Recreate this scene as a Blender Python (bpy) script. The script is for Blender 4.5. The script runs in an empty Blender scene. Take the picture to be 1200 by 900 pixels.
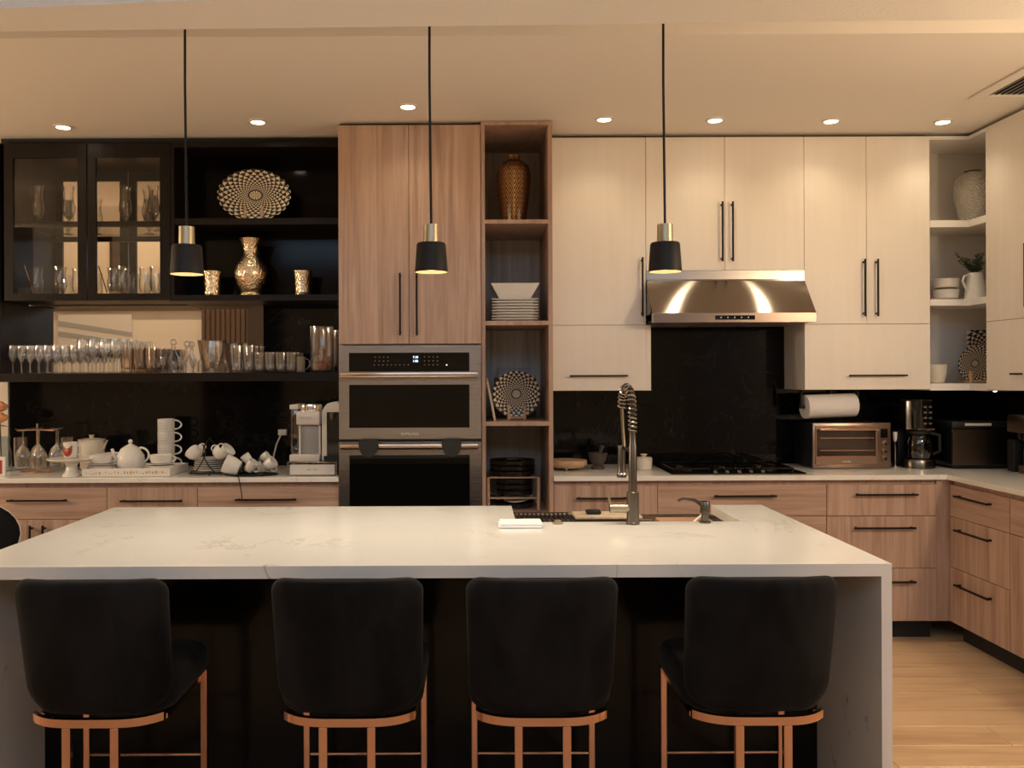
import bpy, bmesh, math, random
from mathutils import Matrix, Vector
random.seed(7)
PI = math.pi
C = bpy.context.scene.collection
SC = bpy.context.scene
# ------------------------------------------------------------------ camera
F, CX, CY, EYE, RHO = 1040.0, 555.0, 439.0, 1.44, 0.004
cam = bpy.data.cameras.new('camera'); camo = bpy.data.objects.new('camera', cam); C.objects.link(camo)
cam.sensor_width = 36; cam.lens = F / 1200 * 36
cam.shift_x = (600 - CX) / 1200; cam.shift_y = (CY - 450) / 1200
camo.matrix_world = Matrix.Translation((0, 0, EYE)) @ Matrix.Rotation(PI / 2, 4, 'X') @ Matrix.Rotation(-RHO, 4, 'Z')
cam.clip_start = .05; cam.clip_end = 60
SC.camera = camo
# ------------------------------------------------------------------ world (dusk daylight through the high windows behind)
W_STR = 2.7
w = bpy.data.worlds.new('world'); SC.world = w; w.use_nodes = True
w.node_tree.nodes['Background'].inputs[0].default_value = (.54, .76, 1.0, 1)
w.node_tree.nodes['Background'].inputs[1].default_value = W_STR
SC.view_settings.view_transform = 'Standard'; SC.view_settings.look = 'None'
SC.view_settings.exposure = .27; SC.view_settings.gamma = 1; SC.view_settings.use_curve_mapping = False
WARM, WARM2, DOWNC = (1, .86, .66), (1, .76, .50), (1, .84, .58)
P_DOWN, P_PEND, P_REAR_FILL, P_LEFT_FILL, P_RIGHT_FILL = 5.3, 15.5, 112, 118, 78

def lamp(name, kind, loc, power, parent=None, color=WARM, rot=(0, 0, 0), **kw):
    l = bpy.data.lights.new(name, kind); l.energy = power; l.color = color
    for k, v in kw.items(): setattr(l, k, v)
    o = bpy.data.objects.new(name, l); C.objects.link(o); o.location = loc; o.rotation_euler = rot
    if parent: o.parent = parent
    return o

# ------------------------------------------------------------------ measuring helpers: a sight line met with the plane y = Y
def pt(px, py, Y):
    dx, dy = px - CX, py - CY
    return ((dx - RHO * dy) / F * Y, EYE - (dy + RHO * dx) / F * Y)
def X(px, Y, py=CY): return pt(px, py, Y)[0]
def Z(py, Y, px=CX): return pt(px, py, Y)[1]

# ------------------------------------------------------------------ materials
MATS = {}
def mat(name, col, rough=.5, metal=0, emit=None, estr=0, spec=.5, sheen=0, coat=0, aniso=0):
    m = bpy.data.materials.new(name); m.use_nodes = True; b = m.node_tree.nodes['Principled BSDF']
    b.inputs['Base Color'].default_value = (*col, 1); b.inputs['Roughness'].default_value = rough
    b.inputs['Metallic'].default_value = metal; b.inputs['Specular IOR Level'].default_value = spec
    if sheen: b.inputs['Sheen Weight'].default_value = sheen; b.inputs['Sheen Roughness'].default_value = .4
    if coat: b.inputs['Coat Weight'].default_value = coat
    if aniso: b.inputs['Anisotropic'].default_value = aniso
    if emit: b.inputs['Emission Color'].default_value = (*emit, 1); b.inputs['Emission Strength'].default_value = estr
    MATS[name] = m; return m
class N:
    def __init__(s, m): s.t = m.node_tree; s.b = s.t.nodes['Principled BSDF']
    def new(s, ty, **kw):
        n = s.t.nodes.new(ty)
        for k, v in kw.items(): setattr(n, k, v)
        return n
    def link(s, a, b): s.t.links.new(a, b)
    def math(s, op, a, b=None, c=None):
        n = s.new('ShaderNodeMath', operation=op)
        for i, v in enumerate((a, b, c)):
            if v is None: continue
            if isinstance(v, (int, float)): n.inputs[i].default_value = v
            else: s.link(v, n.inputs[i])
        return n.outputs[0]
    def ramp(s, fac, stops):
        r = s.new('ShaderNodeValToRGB'); e = r.color_ramp.elements
        while len(e) < len(stops): e.new(.5)
        for i, (p, c) in enumerate(stops): e[i].position = p; e[i].color = (*c, 1) if len(c) == 3 else c
        s.link(fac, r.inputs[0]); return r.outputs[0]
    def coords(s, scale=(1, 1, 1), rand=True, kind='Object', rot=(0, 0, 0)):
        tc = s.new('ShaderNodeTexCoord'); mp = s.new('ShaderNodeMapping'); mp.inputs['Scale'].default_value = scale
        mp.inputs['Rotation'].default_value = rot
        s.link(tc.outputs[kind], mp.inputs['Vector'])
        if rand:
            oi = s.new('ShaderNodeObjectInfo'); v = s.new('ShaderNodeVectorMath', operation='SCALE')
            v.inputs[0].default_value = (37, 23, 51); s.link(oi.outputs['Random'], v.inputs['Scale'])
            s.link(v.outputs[0], mp.inputs['Location'])
        return mp.outputs[0]
    def noise(s, vec, scale=5, detail=4, rough=.55, dist=0):
        n = s.new('ShaderNodeTexNoise'); s.link(vec, n.inputs['Vector'])
        n.inputs['Scale'].default_value = scale; n.inputs['Detail'].default_value = detail
        n.inputs['Roughness'].default_value = rough; n.inputs['Distortion'].default_value = dist
        return n.outputs['Fac']
    def mix(s, fac, a, b, mode='MIX'):
        n = s.new('ShaderNodeMix', data_type='RGBA', blend_type=mode)
        for i, v in ((0, fac), (6, a), (7, b)):
            if isinstance(v, (int, float)): n.inputs[i].default_value = v
            elif isinstance(v, tuple): n.inputs[i].default_value = (*v, 1)
            else: s.link(v, n.inputs[i])
        return n.outputs[2]
    def bump(s, h, strength=.2, dist=.01):
        b = s.new('ShaderNodeBump'); b.inputs['Strength'].default_value = strength; b.inputs['Distance'].default_value = dist
        s.link(h, b.inputs['Height']); s.link(b.outputs[0], s.b.inputs['Normal'])

def wood(name, dark, mid, light, axis='Z', rough=.45, across=22):
    m = mat(name, mid, rough); n = N(m)
    al = .9
    sc = {'Z': (across, across, al), 'X': (al, across, across), 'Y': (across, al, across)}[axis]
    v = n.coords(sc)
    a = n.noise(v, 1, 5, .6, .6); b = n.noise(v, 4.2, 3, .6)
    f = n.math('ADD', n.math('MULTIPLY', a, .72), n.math('MULTIPLY', b, .28))
    c = n.ramp(f, [(.34, dark), (.5, mid), (.68, light)])
    n.link(c, n.b.inputs['Base Color']); n.bump(b, .06, .003)
    return m
wood_v = wood('oak_vertical', (.32, .20, .145), (.46, .31, .235), (.57, .405, .315), 'Z')
wood_h = wood('oak_horizontal', (.32, .20, .145), (.46, .31, .235), (.57, .405, .315), 'X')
wood_y = wood('oak_lengthwise', (.32, .20, .145), (.46, .31, .235), (.57, .405, .315), 'Y')
wood_box = wood('oak_shelf', (.32, .20, .145), (.43, .285, .215), (.52, .355, .27), 'Z')
wood_grey = wood('grey_oak', (.34, .315, .285), (.55, .51, .465), (.68, .64, .59), 'Z', .5, 16)
bamboo = wood('bamboo', (.42, .25, .15), (.52, .33, .20), (.60, .40, .26), 'X', .45, 30)
board = wood('pale_board', (.50, .38, .26), (.60, .47, .33), (.68, .55, .40), 'Z', .5, 30)

white = mat('ivory_laminate', (.80, .73, .65), .42)
n = N(white); v = n.coords((14, 14, .8)); n.link(n.ramp(n.noise(v, 2, 4), [(.3, (.785, .715, .635)), (.7, (.815, .745, .665))]), n.b.inputs['Base Color'])
shelfwhite = mat('matte_ivory', (.80, .76, .71), .6)
espresso = mat('espresso_laminate', (.010, .007, .005), .38, spec=.22)
n = N(espresso); v = n.coords((30, 30, 1.2)); n.link(n.ramp(n.noise(v, 2, 4), [(.3, (.006, .004, .003)), (.7, (.013, .0085, .006))]), n.b.inputs['Base Color'])
blackgap = mat('shadow_gap_black', (.012, .011, .011), .7)
marble = mat('black_marble', (.004, .004, .0045), .06, spec=.22)
n = N(marble); v = n.coords((1, 1, 1), False, 'Object'); q = n.noise(v, 2.3, 8, .62, 1.4)
vein = n.math('ABSOLUTE', n.math('SUBTRACT', q, .5))
n.link(n.ramp(vein, [(0, (.014, .0135, .013)), (.005, (.005, .005, .005)), (.014, (.0035, .0035, .004))]), n.b.inputs['Base Color'])
quartz = mat('veined_quartz', (.84, .82, .78), .16)
n = N(quartz); v = n.coords((1, 1, 1), False); q = n.noise(v, 1.35, 9, .6, 1.1)
vein = n.math('ABSOLUTE', n.math('SUBTRACT', q, .5)); gate = n.noise(v, 3.1, 3, .5)
ve = n.ramp(vein, [(0, (1, 1, 1)), (.004, (.55, .55, .55)), (.011, (0, 0, 0))])
ga = n.ramp(gate, [(.50, (0, 0, 0)), (.62, (1, 1, 1))])
cl = n.ramp(n.noise(v, 2.2, 5), [(.3, (.80, .785, .75)), (.7, (.86, .84, .80))])
n.link(n.mix(n.math('MULTIPLY', ve, n.math('MULTIPLY', ga, .8)), cl, (.62, .585, .53)), n.b.inputs['Base Color'])
quartz_edge = mat('veined_quartz_edge', (.84, .82, .78), .2)
n = N(quartz_edge); v = n.coords((1.3, 1.3, .6), False, rot=(.35, .45, .2)); q = n.noise(v, 3.0, 5, .5, .4)
vein = n.math('ABSOLUTE', n.math('SUBTRACT', q, .5)); ve = n.ramp(vein, [(0, (1, 1, 1)), (.004, (.7, .7, .7)), (.012, (0, 0, 0))]); ga = n.ramp(n.noise(v, 5.5, 2, .5), [(.57, (0, 0, 0)), (.68, (.9, .9, .9))])
n.link(n.mix(n.math('MULTIPLY', ve, ga), (.83, .81, .78), (.17, .165, .165)), n.b.inputs['Base Color'])
ceilm = mat('ceiling_paint', (.82, .77, .71), .9); n = N(ceilm); n.bump(n.noise(n.coords((1, 1, 1), False), 260, 2), .12, .004)
stipple = mat('stippled_paint', (.82, .79, .75), .9); n = N(stipple); n.bump(n.noise(n.coords((1, 1, 1), False), 95, 3), .35, .006)
wallm = mat('wall_paint', (.62, .56, .50), .85)
cream = mat('cream_wall_paint', (.82, .74, .62), .8)
steel = mat('brushed_steel', (.36, .325, .295), .30, 1)
n = N(steel); v = n.coords((2, 300, 300)); nz = n.noise(v, 1, 2); n.link(n.math('ADD', n.math('MULTIPLY', nz, .14), .22), n.b.inputs['Roughness']); n.bump(nz, .015, .001)
hoodsteel = mat('hood_steel', (.29, .25, .215), .19, 1, aniso=.96)
n = N(hoodsteel); tg = n.new('ShaderNodeTangent'); tg.direction_type = 'RADIAL'; tg.axis = 'Z'; n.link(tg.outputs[0], n.b.inputs['Tangent']); n.b.inputs['Anisotropic Rotation'].default_value = .25
darksteel = mat('dark_steel', (.30, .27, .25), .32, 1)
chrome = mat('chrome', (.8, .78, .75), .08, 1)
rosegold = mat('rose_gold', (.64, .40, .31), .15, 1)
bronze_oven = mat('bronze_steel', (.31, .215, .17), .33, 1)
copper = mat('copper_rod', (.58, .37, .28), .22, 1)
brass = mat('aged_brass', (.47, .41, .29), .42, 1)
gun = mat('gunmetal', (.16, .145, .13), .26, 1)
blackmetal = mat('black_metal', (.008, .0075, .0075), .5, spec=.25)
blackgloss = mat('black_gloss', (.006, .006, .006), .07)
blackglass = mat('black_glass', (.004, .004, .004), .03, spec=.25)
blackmat = mat('matte_black', (.009, .009, .0095), .55, spec=.35)
rubber = mat('black_silicone', (.02, .019, .018), .6)
velvet = mat('black_velvet', (.0055, .0055, .006), .8, sheen=.05, spec=.15)
n = N(velvet); v = n.coords((3, 3, 1.3)); n.link(n.ramp(n.noise(v, 2.6, 4, .6, .6), [(.35, (.003, .003, .0035)), (.65, (.013, .013, .0145))]), n.b.inputs['Base Color'])
porcelain = mat('white_porcelain', (.80, .77, .72), .18)
stonew = mat('matte_stoneware', (.74, .68, .60), .5)
creamcer = mat('cream_ceramic', (.72, .65, .54), .4)
darkcer = mat('dark_stoneware', (.014, .012, .011), .16)
mortarm = mat('dark_stone', (.055, .045, .038), .6); n = N(mortarm); n.bump(n.noise(n.coords((1, 1, 1)), 220, 3), .4, .002)
greyplas = mat('silver_grey_plastic', (.34, .33, .32), .4)
lightplas = mat('pale_plastic', (.66, .62, .58), .35)
creamplas = mat('cream_plastic', (.78, .73, .64), .3)
paper = mat('paper_towel', (.80, .77, .75), .9); n = N(paper); n.bump(n.noise(n.coords((1, 1, 1)), 160, 2), .3, .003)
cloth = mat('white_cloth', (.80, .82, .86), .9); n = N(cloth); n.bump(n.noise(n.coords((1, 1, 1)), 300, 2), .5, .002)
leafm = mat('leaf_green', (.05, .075, .03), .6)
petal = mat('peach_petal', (.85, .38, .18), .6)
redprint = mat('red_print', (.35, .05, .04), .4)
goldpr = mat('gold_print', (.55, .36, .15), .3, 0)
greyprint = mat('grey_print', (.40, .37, .34), .5)
potb = mat('brown_pod', (.22, .09, .05), .6); potr = mat('russet_pod', (.36, .13, .07), .6); potg = mat('green_pod', (.10, .11, .07), .7)
gold_h = mat('hammered_gold', (.84, .68, .47), .26, 1)
n = N(gold_h); v = n.coords((75, 75, 34)); vo = n.new('ShaderNodeTexVoronoi'); n.link(v, vo.inputs['Vector']); vo.inputs['Scale'].default_value = 1.6
n.bump(vo.outputs['Distance'], .55, .005)
bronze_v = mat('bronze_herringbone', (.42, .24, .11), .17, 1)
n = N(bronze_v); tc = n.new('ShaderNodeTexCoord'); sp = n.new('ShaderNodeSeparateXYZ'); n.link(tc.outputs['Object'], sp.inputs[0])
ang = n.math('ARCTAN2', sp.outputs[1], sp.outputs[0]); u = n.math('MULTIPLY', ang, 12 / (2 * PI))
zig = n.math('PINGPONG', u, .5); s_ = n.math('FRACT', n.math('ADD', n.math('MULTIPLY', sp.outputs[2], 38), n.math('MULTIPLY', zig, 5)))
h = n.math('PINGPONG', s_, .5); n.bump(h, .6, .005)
n.link(n.ramp(h, [(.12, (.05, .02, .008)), (.36, (.85, .54, .28))]), n.b.inputs['Base Color'])
ribw = mat('embossed_cream', (.72, .66, .58), .45)
n = N(ribw); tc = n.new('ShaderNodeTexCoord'); sp = n.new('ShaderNodeSeparateXYZ'); n.link(tc.outputs['Object'], sp.inputs[0])
ang = n.math('ARCTAN2', sp.outputs[1], sp.outputs[0]); uu = n.math('SINE', n.math('MULTIPLY', ang, 34)); vv = n.math('SINE', n.math('MULTIPLY', sp.outputs[2], 330))
n.bump(n.math('MULTIPLY', uu, vv), .8, .006)
def scaly(name, rx, rz, ca, cb, nseg=26, rows=7.0):
    """woven-look radial triangle print in the plate's own x/z plane"""
    m = mat(name, ca, .35); n = N(m)
    tc = n.new('ShaderNodeTexCoord'); sp = n.new('ShaderNodeSeparateXYZ'); n.link(tc.outputs['Object'], sp.inputs[0])
    x = n.math('DIVIDE', sp.outputs[0], rx); z = n.math('DIVIDE', sp.outputs[2], rz)
    r = n.math('SQRT', n.math('ADD', n.math('MULTIPLY', x, x), n.math('MULTIPLY', z, z)))
    lr = n.math('MULTIPLY', n.math('LOGARITHM', n.math('MAXIMUM', r, .02), 2.718), rows)
    row = n.math('FLOOR', lr); v = n.math('SUBTRACT', lr, row)
    th = n.math('MULTIPLY', n.math('ARCTAN2', z, x), nseg / (2 * PI)); v = n.math('FRACT', lr)
    u = n.math('FRACT', n.math('ADD', n.math('ADD', th, 40), n.math('MULTIPLY', row, .5)))
    tri = n.math('MULTIPLY', n.math('PINGPONG', u, .5), 2)          # 0..1..0
    wh = n.math('GREATER_THAN', tri, n.math('ADD', n.math('MULTIPLY', n.math('POWER', v, 1.3), .64), .26))
    wh = n.math('MULTIPLY', wh, n.math('GREATER_THAN', v, .06))
    # centre medallion: a ring and short spokes
    sp8 = n.math('GREATER_THAN', n.math('PINGPONG', n.math('MULTIPLY', n.math('ARCTAN2', z, x), 12 / (2 * PI)), .5), .16)
    inner = n.math('MULTIPLY', sp8, n.math('LESS_THAN', r, .17))
    wh = n.math('ADD', n.math('MULTIPLY', wh, n.math('GREATER_THAN', r, .215)), inner)
    n.link(n.mix(wh, cb, ca), n.b.inputs['Base Color']); return m
def glassmat(name, tint, lo=.05, hi=.75, rough=.02, blend=.35, edge=.12):
    m = bpy.data.materials.new(name); m.use_nodes = True; t = m.node_tree; t.nodes.remove(t.nodes['Principled BSDF'])
    tr = t.nodes.new('ShaderNodeBsdfTransparent'); tr.inputs[0].default_value = (*tint, 1)
    gl = t.nodes.new('ShaderNodeBsdfGlossy'); gl.inputs['Roughness'].default_value = rough; gl.inputs[0].default_value = (.95, .95, .95, 1)
    lw = t.nodes.new('ShaderNodeLayerWeight'); lw.inputs[0].default_value = blend
    rp = t.nodes.new('ShaderNodeValToRGB'); e = rp.color_ramp.elements; e[0].position = .30; e[0].color = (*tint, 1); e[1].position = .97; e[1].color = (*[c * edge for c in tint], 1)
    t.links.new(lw.outputs['Facing'], rp.inputs[0]); t.links.new(rp.outputs[0], tr.inputs[0])
    mr = t.nodes.new('ShaderNodeMapRange'); mr.inputs[3].default_value = lo; mr.inputs[4].default_value = hi
    t.links.new(lw.outputs['Facing'], mr.inputs[0])
    mx = t.nodes.new('ShaderNodeMixShader'); t.links.new(mr.outputs[0], mx.inputs[0]); t.links.new(tr.outputs[0], mx.inputs[1]); t.links.new(gl.outputs[0], mx.inputs[2])
    t.links.new(mx.outputs[0], t.nodes['Material Output'].inputs[0]); MATS[name] = m; return m
glass = glassmat('clear_glass', (.99, .99, .985), .09, .75, .05)
ambergl = glassmat('smoky_glass', (.97, .91, .86), .09, .7, .05)
pane_gl = glassmat('pane_glass', (.95, .93, .90), .012, .4, .01, .2, 1)
carafe_gl = glassmat('carafe_glass', (.30, .22, .18), .06, .5)
mirror = mat('mirror_glass', (.82, .80, .78), .012, 1)
lensm = mat('lamp_lens', (1, .95, .85), .5, emit=(1, .90, .72), estr=14)
bulbm = mat('pendant_diffuser', (1, .9, .7), .5, emit=(1, .78, .48), estr=3.2)
displ = mat('display_digits', (.1, .2, .3), .5, emit=(.55, .75, 1), estr=2.5)
blueled = mat('blue_display', (.1, .1, .3), .5, emit=(.25, .3, .9), estr=1)
lining = mat('shade_lining', (.75, .58, .36), .5)
steelmesh = mat('sink_steel', (.55, .50, .44), .25, 1)

# ------------------------------------------------------------------ mesh builder
class B:
    def __init__(s): s.v = []; s.f = []
    def add(s, vs, fs):
        o = len(s.v); s.v += [tuple(a) for a in vs]; s.f += [tuple(i + o for i in f) for f in fs]; return s
    def box(s, x0, x1, y0, y1, z0, z1, bev=0, seg=1):
        if x0 > x1: x0, x1 = x1, x0
        if y0 > y1: y0, y1 = y1, y0
        if z0 > z1: z0, z1 = z1, z0
        if bev <= 0:
            vs = [(x, y, z) for z in (z0, z1) for y in (y0, y1) for x in (x0, x1)]
            return s.add(vs, [(0, 2, 3, 1), (4, 5, 7, 6), (0, 1, 5, 4), (2, 6, 7, 3), (0, 4, 6, 2), (1, 3, 7, 5)])
        bm = bmesh.new(); bmesh.ops.create_cube(bm, size=1)
        for v in bm.verts: v.co = Vector(((v.co.x + .5) * (x1 - x0) + x0, (v.co.y + .5) * (y1 - y0) + y0, (v.co.z + .5) * (z1 - z0) + z0))
        bmesh.ops.bevel(bm, geom=bm.edges[:], offset=min(bev, .49 * min(x1 - x0, y1 - y0, z1 - z0)), segments=seg, affect='EDGES', profile=.5)
        bm.verts.index_update(); s.add([v.co[:] for v in bm.verts], [[v.index for v in f.verts] for f in bm.faces]); bm.free(); return s
    def bxm(s, mtx, sx, sy, sz, bev=0, seg=1):
        t = B().box(-sx / 2, sx / 2, -sy / 2, sy / 2, -sz / 2, sz / 2, bev, seg)
        return s.add([mtx @ Vector(v) for v in t.v], t.f)
    def lathe(s, prof, x=0, y=0, z=0, seg=20, mtx=None, sx=1, sy=1, fn=None):
        vs, fs = [], []; k = len(prof)
        for i in range(seg):
            a = 2 * PI * i / seg
            for r, h in prof:
                rr = r * (fn(a, h) if fn else 1)
                p = Vector((rr * math.cos(a) * sx, rr * math.sin(a) * sy, h))
                if mtx: p = mtx @ p
                vs.append((p.x + x, p.y + y, p.z + z))
        for i in range(seg):
            j = (i + 1) % seg
            for q in range(k - 1): fs.append((i * k + q, j * k + q, j * k + q + 1, i * k + q + 1))
        o = len(s.v); s.add(vs, fs)
        if prof[0][0] > 1e-4 and prof[0][0] < .9e3 and getattr(s, 'cap', True) and not s.opened: s.f.append(tuple(o + i * k for i in reversed(range(seg))))
        if prof[-1][0] > 1e-4 and not s.opened and s.captop: s.f.append(tuple(o + i * k + k - 1 for i in range(seg)))
        return s
    opened = False; captop = True
    def tube(s, pts, r, seg=8, closed=False):
        pts = [Vector(p) for p in pts]; k = len(pts); vs = []; fs = []; up = None
        for i, p in enumerate(pts):
            a = pts[(i - 1) % k] if (closed or i) else p; b = pts[(i + 1) % k] if (closed or i < k - 1) else p
            d = (b - a).normalized()
            if up is None:
                up = Vector((0, 0, 1)) if abs(d.z) < .9 else Vector((1, 0, 0))
            e = d.cross(up).normalized(); g = e.cross(d).normalized(); up = g
            rr = r[i] if isinstance(r, (list, tuple)) else r
            for j in range(seg):
                t = 2 * PI * j / seg; q = p + (e * math.cos(t) + g * math.sin(t)) * rr; vs.append(q[:])
        for i in range(k if closed else k - 1):
            i2 = (i + 1) % k
            for j in range(seg): j2 = (j + 1) % seg; fs.append((i * seg + j, i * seg + j2, i2 * seg + j2, i2 * seg + j))
        if not closed: fs.append(tuple(reversed(range(seg)))); fs.append(tuple((k - 1) * seg + j for j in range(seg)))
        return s.add(vs, fs)
    def prism(s, poly, z0, z1, plane='XY'):
        """extrude a 2-D polygon; plane XY -> along z, XZ -> along y, YZ -> along x"""
        k = len(poly)
        def m(p, h): return {'XY': (p[0], p[1], h), 'XZ': (p[0], h, p[1]), 'YZ': (h, p[0], p[1])}[plane]
        vs = [m(p, z0) for p in poly] + [m(p, z1) for p in poly]
        fs = [tuple(reversed(range(k))), tuple(range(k, 2 * k))] + [(i, (i + 1) % k, (i + 1) % k + k, i + k) for i in range(k)]
        return s.add(vs, fs)
    def ball(s, x, y, z, r, seg=10, rings=6, sx=1, sy=1, sz=1):
        pr = [(max(r * math.sin(PI * i / rings), 1e-5), -r * math.cos(PI * i / rings) * sz) for i in range(rings + 1)]
        o = s.opened; s.opened = True; s.lathe(pr, x, y, z, seg, sx=sx, sy=sy); s.opened = o; return s
    def moved(s, mtx): s.v = [tuple(mtx @ Vector(v)) for v in s.v]; return s
    def mesh(s, name, m, base=(0, 0, 0), smooth=35):
        me = bpy.data.meshes.new(name); bx, by, bz = base
        me.from_pydata([(a - bx, b - by, c - bz) for a, b, c in s.v], [], s.f); me.materials.append(m)
        bm = bmesh.new(); bm.from_mesh(me); bmesh.ops.recalc_face_normals(bm, faces=bm.faces); bm.to_mesh(me); bm.free()
        if smooth:
            me.polygons.foreach_set('use_smooth', [True] * len(me.polygons)); me.set_sharp_from_angle(angle=math.radians(smooth))
        me.update(); return me
def O():                                                            # open (uncapped) builder for thin glass
    b = B(); b.opened = True; return b
def box(*a, **k): return B().box(*a, **k)

class T:
    """a top-level thing: an Empty at its base, parts in world coordinates"""
    def __init__(s, name, label, cat, base, group=None):
        s.base = base; s.o = bpy.data.objects.new(name, None); C.objects.link(s.o); s.o.location = base
        s.o.empty_display_size = .05; s.o['label'] = label; s.o['category'] = cat
        if group: s.o['group'] = group
    def part(s, name, b, m, parent=None, origin=None, label=None, kind=None, smooth=35):
        org = origin or s.base
        me = b.mesh(name, m, org, smooth); o = bpy.data.objects.new(name, me); C.objects.link(o)
        o.parent = parent or s.o
        pb = Vector(s.base) if parent is None else Vector(parent['org'])
        o.location = Vector(org) - pb; o['org'] = org
        if label: o['label'] = label
        if kind: o['kind'] = kind
        return o
def one(name, label, cat, b, m, base, group=None, kind=None, smooth=35):
    me = b.mesh(name, m, base, smooth); o = bpy.data.objects.new(name, me); C.objects.link(o); o.location = base
    o['label'] = label; o['category'] = cat
    if group: o['group'] = group
    if kind: o['kind'] = kind
    return o
def struct(name, b, m, parent=None, base=(0, 0, 0), smooth=0):
    me = b.mesh(name, m, base, smooth); o = bpy.data.objects.new(name, me); C.objects.link(o); o.location = base
    if parent: o.parent = parent
    else: o['kind'] = 'structure'
    return o
def dup(root, loc, label=None, rot=None, group=None, scale=None):
    r = root.copy(); C.objects.link(r); r.location = loc
    if rot is not None: r.rotation_euler = rot
    if scale: r.scale = scale
    if label: r['label'] = label
    if group: r['group'] = group
    for ch in list(root.children):
        c = ch.copy(); C.objects.link(c); c.parent = r
        for g in ch.children:
            d = g.copy(); C.objects.link(d); d.parent = c
    return r
def text(parent, name, body, size, loc, m, base, rot=(PI / 2, 0, 0), align='CENTER', depth=.0006):
    cu = bpy.data.curves.new(name, 'FONT'); cu.body = body; cu.size = size; cu.align_x = align; cu.align_y = 'CENTER'; cu.extrude = depth
    tmp = bpy.data.objects.new(name, cu); C.objects.link(tmp); bpy.context.view_layer.update()
    me = bpy.data.meshes.new_from_object(tmp.evaluated_get(bpy.context.evaluated_depsgraph_get()))
    bpy.data.objects.remove(tmp); me.materials.clear(); me.materials.append(m)
    o = bpy.data.objects.new(name, me); C.objects.link(o); o.parent = parent
    o.location = Vector(loc) - Vector(base); o.rotation_euler = rot
    return o
def hbar(x0, x1, yf, z, out=.032, t=.010):                           # bar pull on a front at y = yf (facing the camera)
    b = B().box(x0, x1, yf - out, yf - out + t, z - t / 2, z + t / 2, .0015)
    for x in (x0 + .012, x1 - .022): b.box(x, x + .010, yf - out + t, yf, z - t / 2, z + t / 2)
    return b
def vbar(x, z0, z1, yf, out=.032, t=.010):
    b = B().box(x - t / 2, x + t / 2, yf - out, yf - out + t, z0, z1, .0015)
    for z in (z0 + .012, z1 - .022): b.box(x - t / 2, x + t / 2, yf - out + t, yf, z, z + .010)
    return b

# ================================================================== SETTING
YF, YU, YW = 4.77, 5.04, 5.39                # base fronts, wall-unit fronts, back wall
XW, XR, XB = 3.164, 2.814, 2.555             # right wall, right wall-unit fronts, right base fronts
ZC, ZT = 2.804, .894                         # kitchen ceiling, worktop
XL, YR, ZH = -8.0, -2.6, 5.0                 # far left wall, rear wall, living room ceiling
fl = struct('floor', box(XL, XW, YR, YW, -.06, -.012), blackgap)
plankm = wood('light_oak_plank', (.50, .32, .18), (.64, .44, .26), (.72, .52, .33), 'X', .32, 9)
me_pl = box(0, 1.38, 0, .186, -.012, 0, .0015).mesh('plank', plankm, (0, 0, 0), 0)
r = 0; y = 1.55
while y < YW - .02:
    x = -4.6 + (r * .53) % 1.38 - 1.38
    while x < XW:
        L = min(1.38, XW - x)
        if x + L > -4.6:
            o = bpy.data.objects.new('plank', me_pl); C.objects.link(o); o.parent = fl; o.location = (x, y, 0); o.scale = (L / 1.38 * .9985, min(1, (YW - y) / .188), 1)
        x += 1.38
    y += .188; r += 1
struct('floor_living', box(XL, XW, YR, 1.545, -.012, 0), plankm); bpy.data.objects['floor_living'].parent = fl
bpy.data.objects['floor_living'].name = 'floor_boards'
wb = box(XL, XW, YW, YW + .12, 0, 3.1); struct('wall_back', wb, wallm)
struct('wall_right', box(XW, XW + .12, YR, YW, 0, ZH), wallm)
struct('wall_left', box(XL - .12, XL, YR, YW, 0, ZH), wallm)
# kitchen ceiling with its step, the raised strip and the header beam
struct('ceiling', B().prism([(XL, 3.60), (XW, 3.56), (XW, YW), (XL, YW)], ZC, 3.08), ceilm)
struct('ceiling_raised', box(XL, XW, 2.7, 3.60, 3.0, 3.08), ceilm); bpy.data.objects['ceiling_raised'].parent = bpy.data.objects['ceiling']
zb = EYE + 1.189
struct('trim_1', B().prism([(XL, 3.50), (-2.2, 3.07), (2.0, 2.985), (XW, 2.96), (XW, 2.50), (2.2, 2.57), (-2.2, 2.92), (XL, 3.35)], zb, ZH), stipple)
struct('ceiling_living', box(XL, XW, YR, 3.4, ZH, ZH + .1), ceilm)
# rear wall (seen only in the mirrors): cream wall, dark posts, ribbed brown panel, window opening to the right
rw = struct('wall_rear', B().box(XL, -3.0, YR - .12, YR, 0, ZH).box(-3.0, XW, YR - .12, YR, 4.7, ZH).box(-3.0, XW, YR - .12, YR, 0, 3.05), cream)
def rear(n, px0, px1, py0, py1, m, t=.05):
    Yv = 2 * 5.365 - YR
    struct(n, box(X(px0, Yv), X(px1, Yv), YR, YR + t, max(0, Z(py1, Yv)), min(ZH - .02, Z(py0, Yv))), m)
darkwood = mat('dark_brown_panel', (.045, .026, .016), .5); slatm = mat('brown_slat', (.13, .075, .045), .5)
rear('trim_2', -140, 47, 130, 620, darkwood, .06)
rear('trim_3', 131, 152, 150, 340, darkwood, .04); rear('trim_4', 47, 64, 150, 340, darkwood, .04)
rear('trim_5', 47, 240, 196, 208, darkwood, .06); rear('trim_6', 47, 237, 359, 363, slatm, .05)
rear('trim_7', 292, 330, 150, 620, darkwood, .07)
Yv = 2 * 5.365 - YR; b = B(); x = X(238, Yv)
while x < X(292, Yv): b.box(x, x + .045, YR, YR + .05, 0, 2.75); x += .075
struct('trim_8', b.box(X(238, Yv), X(293, Yv), YR, YR + .02, 0, 2.75), slatm)
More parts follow.
